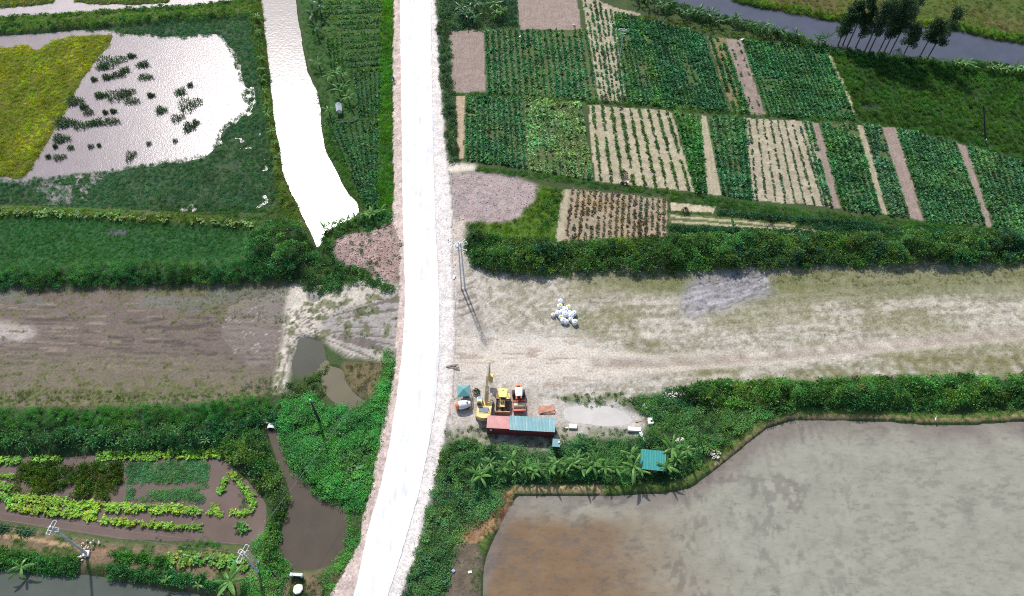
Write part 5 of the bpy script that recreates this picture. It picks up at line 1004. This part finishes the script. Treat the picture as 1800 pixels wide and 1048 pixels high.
BAN = [('banana plant in the row behind the container', 'banana row behind the container', 0, 1.05, [(836, 838), (852, 832), (846, 846), (884, 830), (908, 834), (924, 828), (938, 836), (948, 830), (966, 830), (978, 822), (990, 832), (1004, 826), (1022, 832), (1040, 828), (1062, 830), (1080, 828), (900, 816), (862, 820), (1012, 816), (1046, 818), (1030, 822)]),
 ('banana plant beside the teal hut', 'bananas round the teal hut', 0, 1.3, [(1108, 806), (1112, 830), (1126, 834), (1178, 798), (1186, 814), (1204, 798), (1170, 830)]),
 ('banana plant on the river bank by the yellowish weeds', 'bananas along the river bank', 1, 1.25, [(1120, 6), (1138, 10), (1150, 18), (1165, 20), (1178, 14), (1196, 28), (1206, 34), (1216, 30), (1226, 32), (1238, 38), (1248, 34), (1262, 46), (1288, 46), (1296, 44), (1320, 54), (1334, 60), (1346, 62), (1358, 60), (1370, 66), (1396, 70), (1436, 82), (1448, 82)]),
 ('banana plant on the river bank beyond the tall trees', 'bananas beyond the tall trees', 0, 1.1, [(1674, 118), (1684, 120), (1694, 122), (1704, 124), (1738, 126), (1752, 128), (1766, 130), (1780, 130), (1792, 132), (1810, 134)]),
 ('banana plant at the dead end of the canal', 'bananas at the canal end', 0, 1.0, [(572, 410), (584, 404), (596, 400), (612, 396), (626, 388), (640, 384), (656, 384), (670, 380)]),
 ('tall banana plant in the clump beside the vegetable rows', 'bananas by the vegetable rows', 1, 1.6, [(552, 40), (558, 62), (564, 26), (550, 18)]),
 ('banana plant near the tarp shelter', 'bananas by the tarp shelter', 0, 1.1, [(582, 144), (592, 140), (602, 138), (606, 160), (598, 168), (580, 202), (614, 182), (562, 120)]),
 ('small banana plant on the levee beside the glaring canal', 'small bananas on the canal levee', 0, .75, [(453, 36), (456, 62), (461, 106), (460, 126), (462, 146), (466, 166), (470, 186), (472, 206), (478, 236), (486, 256), (490, 282)]),
 ('banana plant in the roadside scrub', 'bananas in the roadside scrub', 1, 1.5, [(818, 38), (826, 30), (812, 26), (838, 20), (836, 44)]),
 ('bright banana plant beside the brown soil plot', 'bright bananas by the brown soil', 0, 1.2, [(874, 36), (882, 28), (870, 18)]),
 ('lone banana plant over the river bank crop row', 'lone bananas on the earth bank', 0, 1.5, [(48, 1004), (412, 1032)]),
 ('small yellow banana plant in the riverside crop row', 'small bananas in the riverside row', 0, .7, [(295, 1022), (352, 1032), (366, 778)]),
 ('small banana sprout in front of the dense hedge', 'banana sprouts by the dense hedge', 0, .55, [(1211, 416), (1268, 416), (1338, 417), (1376, 417), (1388, 417), (1404, 416)])]
for lab, grp, dark, s, pts in BAN:
    for x, y in pts:
        lb2 = lab
        if 'yellowish' in lab: lb2 = 'banana plant on the river bank above the ' + ('striped crop' if x < 1185 else 'broad dark crop block' if x < 1305 else 'dense crop block')
        banana(x, y, s * random.uniform(.78, 1.15), lb2, grp, dark)

# ------------------------------------------------------------------ tall trees on the river bank
TBK = plain('tree_bark', (.13, .11, .095), .9, 0, .3, 4)
CRM = [leaf_mat('crown_dark', (.040, .085, .032), .3, .5, .15), leaf_mat('crown_grey', (.085, .14, .07), .3, .5, .15)]
def tree(px, py, h, lean, wid, cm, lab, nleaf=3600, low=.38):
    e = empty('tall_tree', on(px, py), 0, lab, 'tree', 'tall trees on the river bank')
    tp = Vector((lean * h * .12, .05 * h, h)); pts = [Vector((0, 0, -.3)), Vector((lean * .02 * h, 0, h * .35)), Vector((lean * .07 * h, .02 * h, h * .7)), tp]
    tk = MB().tube(pts, [.2, .16, .1, .03], 8).build('trunk', TBK, e)
    cl = []; lb = []
    for k in range(22):
        t = random.uniform(low, 1.0); b = pts[0].lerp(tp, t * .96); a = random.uniform(0, 6.28); rr_ = wid * (1.15 - .6 * t) * random.uniform(.3, 1.0) * (.4 if t > .92 else 1)
        c = b + Vector((math.cos(a) * rr_, math.sin(a) * rr_, random.uniform(.2, 1.0))); cl.append((c, random.uniform(.6, 1.0) * wid * .62)); lb.append((b, c))
    for b, c in lb[:9]: MB().tube([b, (b + c) / 2 + Vector((0, 0, .1)), c], [.06, .045, .02], 5).build('limb', TBK, tk)
    L = []
    for _ in range(nleaf):
        c, r = random.choice(cl); d = unit(RNG.normal(0, 1, 3)); q = r * RNG.random() ** .4; p_ = np.array(c) + d * q * np.array((1, 1, .8)); d2 = unit(RNG.normal(0, 1, 3) + (0, 0, -.4)); s2 = unit(np.cross(d2, RNG.normal(0, 1, 3))); l = RNG.uniform(.3, .55); L.append((p_, d2, s2, l, l * .5, .1))
    cr = bpy.data.objects.new('crown', leafmesh('crown', L, CRM[cm])); C.objects.link(cr); cr.parent = e
TREES = [(1472, 82, 11, .4, 1.9, 0), (1480, 82, 13, .6, 2.0, 0), (1488, 85, 15.5, .7, 2.2, 0), (1503, 86, 12, .6, 1.7, 0), (1519, 92, 15, .5, 2.0, 1), (1527, 93, 16, .6, 2.2, 1), (1542, 96, 17, .8, 2.4, 0), (1551, 97, 14, .7, 2.0, 0), (1562, 98, 18, .7, 2.4, 1), (1586, 101, 9, .5, 2.0, 1), (1615, 103, 11, .5, 2.0, 0), (1628, 106, 15, 1.2, 2.4, 0)]
TL = ['shortest dark tree at the canal side end of the river row', 'slim dark tree second in the river row', 'tall dark tree third in the river row', 'dark tree with bare lower trunk fourth in the river row', 'greyish thin tree fifth in the river row', 'greyish tall tree sixth in the river row', 'tall leaning dark tree in the middle of the river row', 'dark tree beside the tall leaning middle one', 'tallest greyish feathery tree of the river row', 'small greyish spreading tree of the river row', 'slim dark tree of the detached pair on the river bank', 'big leaning dark tree of the detached pair on the river bank']
for t, lb_ in zip(TREES, TL): tree(*t, lb_)
# single bushes that stand by themselves
BUSHM = leaf_mat('bush_leaf', (.032, .075, .03), .25, .5, .25); RM = leaf_mat('reed_leaf', (.045, .105, .035), .3, .5, .25)
def bush(px, py, r, lab, mat=BUSHM, flat=1.0):
    e = empty('bush', on(px, py), 0, lab, 'bush'); MB().tube([(0, 0, -.1), (0, 0, r * .8)], [.08, .03], 6).build('stem', TBK, e)
    L = [(np.array(p_) * r + (0, 0, r * .35), d, s, l * .5, w_ * .5, q) for p_, d, s, l, w_, q in proto_bush(420, (.3, .5), flat)]; o = bpy.data.objects.new('foliage', leafmesh('foliage', L, mat)); C.objects.link(o); o.parent = e
bush(1063, 176, 1.0, 'lone dark bush on the ridge corner of the sandy plot'); bush(1096, 308, 1.0, 'dark bush beside the parked motorbike'); bush(1576, 96, 1.3, 'low dark bush under the tall river trees'); bush(1204, 372, .8, 'rounded green bush on the short sandy bed'); bush(1350, 388, 1.1, 'rounded dark bush beside the second ridge'); bush(565, 185, 2.0, 'olive tree like bush beside the tarp shelter'); bush(838, 690, .7, 'small green bush between canopy tent and excavator')
# reed clumps standing in the flooded field
CL = [(195, 106, 3.2, 1.5), (182, 116, 2.0, 1), (232, 97, 1.4, .8), (190, 134, 1.8, .9), (208, 130, 1.6, .8), (220, 122, 1.6, .9), (252, 112, 1.9, 1.0), (166, 138, 1.0, .7), (256, 134, 1.7, .8), (178, 166, 2.0, 1.0), (206, 166, 2.6, 1.3), (222, 162, 1.8, 1.1), (232, 176, 1.7, .9), (266, 166, 1.2, .7), (132, 176, 2.4, 1.5), (148, 186, 1.3, .9), (156, 196, 1.1, .8), (115, 214, 3.0, 1.7), (145, 218, 2.4, .9), (170, 214, 2.2, 1.0), (196, 212, 1.8, .9), (108, 242, 2.4, 1.4), (318, 160, 1.6, 1.2), (335, 148, .9, .7), (333, 182, 2.4, 1.7), (284, 192, 1.6, 1.3), (312, 206, 1.4, .9), (333, 222, 1.7, 1.6), (345, 214, 1.0, .9), (230, 273, 1.0, 1.2), (105, 275, 1.3, .6), (86, 274, .8, .5), (200, 194, 1.0, .6), (186, 196, .8, .6), (262, 251, .5, .4), (308, 246, .5, .4), (175, 254, .6, .4), (160, 256, .6, .4), (98, 256, .7, .5), (125, 258, .7, .5)]
protos = []
for k in range(4):
    L = []
    for _ in range(240):
        q = math.sqrt(random.random()) * (1 + .25 * math.sin(3 * k + 1)); a = random.uniform(0, 6.28); d, s = rdir(45, 85); q *= 1 + .25 * math.sin(3 * a + k); L.append(((q * math.cos(a), q * math.sin(a), 0), d, s, RNG.uniform(.5, 1.1), .09, RNG.uniform(.05, .3)))
    protos.append(leafmesh('reed_clump', L, RM))
for x, y, rx, ry in CL:
    o = bpy.data.objects.new('reed_clump', protos[random.randrange(4)]); C.objects.link(o); p_ = G(x, y + 3, -.5); o.location = p_; o.scale = (rx * .95, ry * 1.15, 1.15); sz = 'broad' if rx > 1.9 else 'middling' if rx > 1.1 else 'small'
    tag(o, sz + (' dark reed clump near the edge of the yellow crop' if x < 162 else ' dark reed clump out in the white glitter' if x > 275 else ' dark reed clump standing in the grey flood water'), 'reed clump', 'reed clumps in the flooded field')

# ------------------------------------------------------------------ people, motorbike, shelter, bird, pond gear
def person(px, py, shirt, trousers, hat, lab, rz, bend):
    e = empty('person', on(px, py), rz, lab, 'person'); J = {}
    hip = Vector((0, 0, .9)); dr = Vector((0, math.sin(bend), math.cos(bend))); ch = hip + dr * .42; nk = hip + dr * .56; hd = nk + (dr + Vector((0, .4, 0))).normalized() * .16
    V = [hip, hip + dr * .2, ch, nk, hd, hd + dr * .1]; Rr = [.15, .14, .17, .07, .10, .09]; E = [(0, 1), (1, 2), (2, 3), (3, 4), (4, 5)]
    def chain(a, pts, rs):
        for q, r in zip(pts, rs): V.append(Vector(q)); Rr.append(r); E.append((a, len(V) - 1)); a = len(V) - 1
        return a
    for s_ in (-1, 1):
        chain(0, [(s_ * .1, .02, .82), (s_ * .13, .1 * s_ + .04, .46), (s_ * .13, .08 * s_ - .05, .08), (s_ * .14, .08 * s_ + .1, .04)], [.11, .075, .05, .045])
        sh_ = ch + Vector((s_ * .2, 0, .05)); wr = ch + Vector((s_ * .2, .22, -.45)); w0 = chain(2, [sh_, ch + Vector((s_ * .25, .05, -.22)), wr, wr + Vector((0, .03, -.08))], [.07, .05, .04, .035])
        for f in range(4): chain(w0, [V[w0] + Vector((-.03 + .02 * f, .02, -.05)), V[w0] + Vector((-.03 + .02 * f, .035, -.085 - .008 * (f in (1, 2))))], [.012, .01])
        chain(w0 - 1, [V[w0 - 1] + Vector((-s_ * .045, .02, -.05)), V[w0 - 1] + Vector((-s_ * .05, .03, -.085))], [.013, .011])
    me = bpy.data.meshes.new('body'); me.from_pydata(V, E, []); o = bpy.data.objects.new('body', me); C.objects.link(o); o.parent = e
    md = o.modifiers.new('skin', 'SKIN'); sv = me.skin_vertices[0].data
    for i, r in enumerate(Rr): sv[i].radius = (r, r)
    sv[0].use_root = True; o.modifiers.new('sub', 'SUBSURF').levels = 1; o.modifiers['sub'].render_levels = 1
    m_, n_, oo = newmat('clothing'); b_ = nd(n_, 'ShaderNodeBsdfPrincipled'); tcn = nd(n_, 'ShaderNodeTexCoord').outputs['Object']; sp = nd(n_, 'ShaderNodeSeparateXYZ'); n_.links.new(tcn, sp.inputs[0])
    f1 = nd(n_, 'ShaderNodeMath', operation='GREATER_THAN'); n_.links.new(sp.outputs[2], f1.inputs[0]); f1.inputs[1].default_value = .86
    n_.links.new(mixc(n_, 'MIX', f1.outputs[0], tuple(trousers) + (1,), tuple(shirt) + (1,)), b_.inputs['Base Color']); b_.inputs['Roughness'].default_value = .9; n_.links.new(b_.outputs[0], oo.inputs[0]); me.materials.append(m_)
    skin = plain('skin', (.42, .25, .17), .6)
    hb = MB(); hb.tube([hd + dr * -.06, hd + dr * .0, hd + dr * .09, hd + dr * .14], [.06, .10, .095, .04], 10); hb.box(hd + Vector((0, .1, .01)), (.03, .05, .04)); hb.build('face', skin, e)
    MB().tube([hd + dr * .10, hd + dr * .12, hd + dr * .26], [.30, .29, .02], 16).build('hat', plain('hat_straw', hat, .8), e)
person(1010, 50, (.55, .08, .10), (.03, .03, .05), (.80, .52, .50), 'farmer in red shirt and pinkish hat bending at the bare soil edge', 2.6, .8); person(917, 74, (.25, .28, .35), (.06, .06, .08), (.85, .84, .80), 'farmer in grey with white hat standing in the dark green bean crop', 1.0, .6); person(693, 145, (.03, .06, .20), (.03, .03, .05), (.10, .12, .20), 'person in dark blue crouching at the road shoulder', .5, .9)
tag(MB().box((0, 0, .02), (.7, 7.0, .05)).build('soil_furrow', plain('red_soil', (.26, .13, .09), .95), None, loc=on(919, 86), rz=R(2)), 'bare reddish furrow where the farmer works in the bean crop', 'furrow')
mb = empty('motorbike', on(1097, 324), R(80), 'dark motorbike parked on the grassy ridge beside a bush', 'motorbike')
for yy in (-.62, .62):
    wv = MB().tube([(-.05, yy, .3), (-.03, yy, .3), (.03, yy, .3), (.05, yy, .3)], [.24, .3, .3, .24], 16).build('wheel', BLK, mb); MB().tube([(-.06, yy, .3), (.06, yy, .3)], .14, 10).build('hub', GALV, wv)
MB().prism([(-.55, .42), (-.1, .35), (.35, .45), (.5, .75), (.3, .72), (.1, .55), (-.6, .62)], -.11, .11).build('body', plain('bike_paint', (.16, .05, .08), .3), mb, .02); MB().box((0, -.3, .72), (.24, .75, .1)).build('seat', BLK, mb, .04); MB().tube([(0, .62, .3), (0, .45, .95)], .035, 6).build('fork', GALV, mb); MB().tube([(-.34, .36, 1.0), (0, .45, .98), (.34, .36, 1.0)], .02, 6).build('handlebar', BLK, mb); MB().tube([(0, .55, .82), (0, .62, .82)], .09, 10).build('headlight', WHT, mb); MB().box((.0, -.75, .75), (.45, .3, .3)).build('basket', GALV, mb)
ts = empty('tarp_shelter', on(597, 196), R(12), 'grey tarp shelter on poles beside the canal bananas', 'shelter')
MB()._add([(-.7, -1.3, 1.3), (0, -1.3, 1.75), (.7, -1.3, 1.25), (-.7, 1.3, 1.35), (0, 1.3, 1.85), (.7, 1.3, 1.3), (0, 0, 1.62)], [(0, 1, 6), (1, 2, 6), (2, 5, 6), (5, 4, 6), (4, 3, 6), (3, 0, 6)]).build('tarp', TARP, ts)
for q in ((-.7, -1.3, 1.3), (.7, -1.3, 1.25), (-.7, 1.3, 1.35), (.7, 1.3, 1.3)): MB().tube([(q[0], q[1], 0), q], .03, 6).build('pole', WOOD, ts)
MB().box((.1, -.2, .35), (.8, 1.4, .7)).build('crate', WHT, ts, .02)
rp = MB().tube([(math.cos(a) * 1.9 + .6, math.sin(a) * 1.2 - 1.2, .15) for a in [3.2 + .25 * i for i in range(13)]], .22, 8).build('hose', BLK, None, loc=on(610, 204)); tag(rp, 'thick black hose coiled round the grass below the tarp shelter', 'hose')
eg = empty('egret', on(1643, 738, .02), 1.2, 'white egret standing on the paddy dike', 'bird')
MB().tube([(-.42, 0, .34), (-.28, 0, .38), (-.05, 0, .44), (.12, 0, .50), (.2, 0, .6), (.17, 0, .76), (.24, 0, .86), (.31, 0, .86), (.34, 0, .86)], [.015, .07, .12, .10, .05, .035, .045, .04, .02], 10).build('body', WHT, eg, smooth=True); MB().tube([(.33, 0, .86), (.46, 0, .84)], [.018, .004], 6).build('bill', YEL, eg)
for s_ in (-.04, .04): MB().tube([(0, s_, .38), (.03, s_, .2), (0, s_, 0), (.08, s_, .005)], .012, 5).build('leg', BLK, eg)
MB().prism([(-.02, 0), (.02, 0), (.02, .03), (-.02, .03)], -.02, .02).build('feather', WHT, eg).location = (-.4, 0, .34)
cu = empty('culvert', on(478, 750, -.1), 0, 'white concrete culvert mouth at the head of the fish pond channel', 'culvert'); ring = MB(); n = 16; vs = []; fs = []
for k in range(n):
    a = 6.2832 * k / n
    for rr_, yy in ((.75, -.6), (.58, -.6), (.58, .6), (.75, .6)): vs.append((rr_ * math.cos(a), yy, .25 + rr_ * math.sin(a)))
for k in range(n):
    for q in range(4): a0 = 4 * k + q; a1 = 4 * k + (q + 1) % 4; b0 = 4 * ((k + 1) % n) + q; b1 = 4 * ((k + 1) % n) + (q + 1) % 4; fs.append((a0, a1, b1, b0))
ring._add(vs, fs).build('pipe', WHT, cu); MB().box((0, .5, .2), (2.2, .25, 1.1)).build('headwall', CONCL, cu)
sl_ = empty('sluice_gate', on(523, 1014), R(-3), 'grey concrete sluice frame at the fish pond edge', 'sluice')
for s_ in (-.8, .8): MB().box((s_, 0, .4), (.35, .45, 1.6)).build('pier', CONC, sl_, .02)
MB().box((0, .05, 1.05), (2.1, .5, .18)).build('beam', CONC, sl_, .02); MB().box((0, 0, .3), (1.2, .08, 1.2)).build('gate_board', WOOD, sl_)
tag(MB().plan([(-.8, -.5), (-.3, -.95), (.4, -.8), (.8, -.1), (.6, .6), (-.2, .75), (-.75, .4)], 0, .35).build('boulder', CONCL, None, .1, loc=on(525, 1036, .15)), 'pale flat boulder beside the concrete sluice', 'boulder')
slab(781, 1024, (.5, .6, .25), 20, 'light blue plastic box at the muddy paddy corner', plain('blue_plastic', (.25, .55, .68), .5), 'plastic_box', 'box'); slab(797, 1004, (.5, .5, .2), 40, 'crumpled blue and white bag on the muddy strip', plain('blue_bag', (.35, .38, .62), .6), 'plastic_bag', 'bag'); slab(826, 1006, (.6, .4, .15), 10, 'white litter bag beside the paddy water', WHT, 'plastic_bag', 'bag'); slab(1305, 71, (1.0, .5, .35), 15, 'white sack at the head of the dense crop block', BAG, 'sack', 'sack'); slab(798, 488, (.5, .9, .2), -20, 'light blue plastic sheet beside the twin concrete poles', plain('pale_blue', (.45, .62, .75), .5), 'plastic_sheet', 'sheet'); slab(453, 1000, (.7, .5, .3), 40, 'pale blue drum lid by the pole pair', plain('pale_blue2', (.5, .65, .7), .5), 'drum_lid', 'lid') if False else None
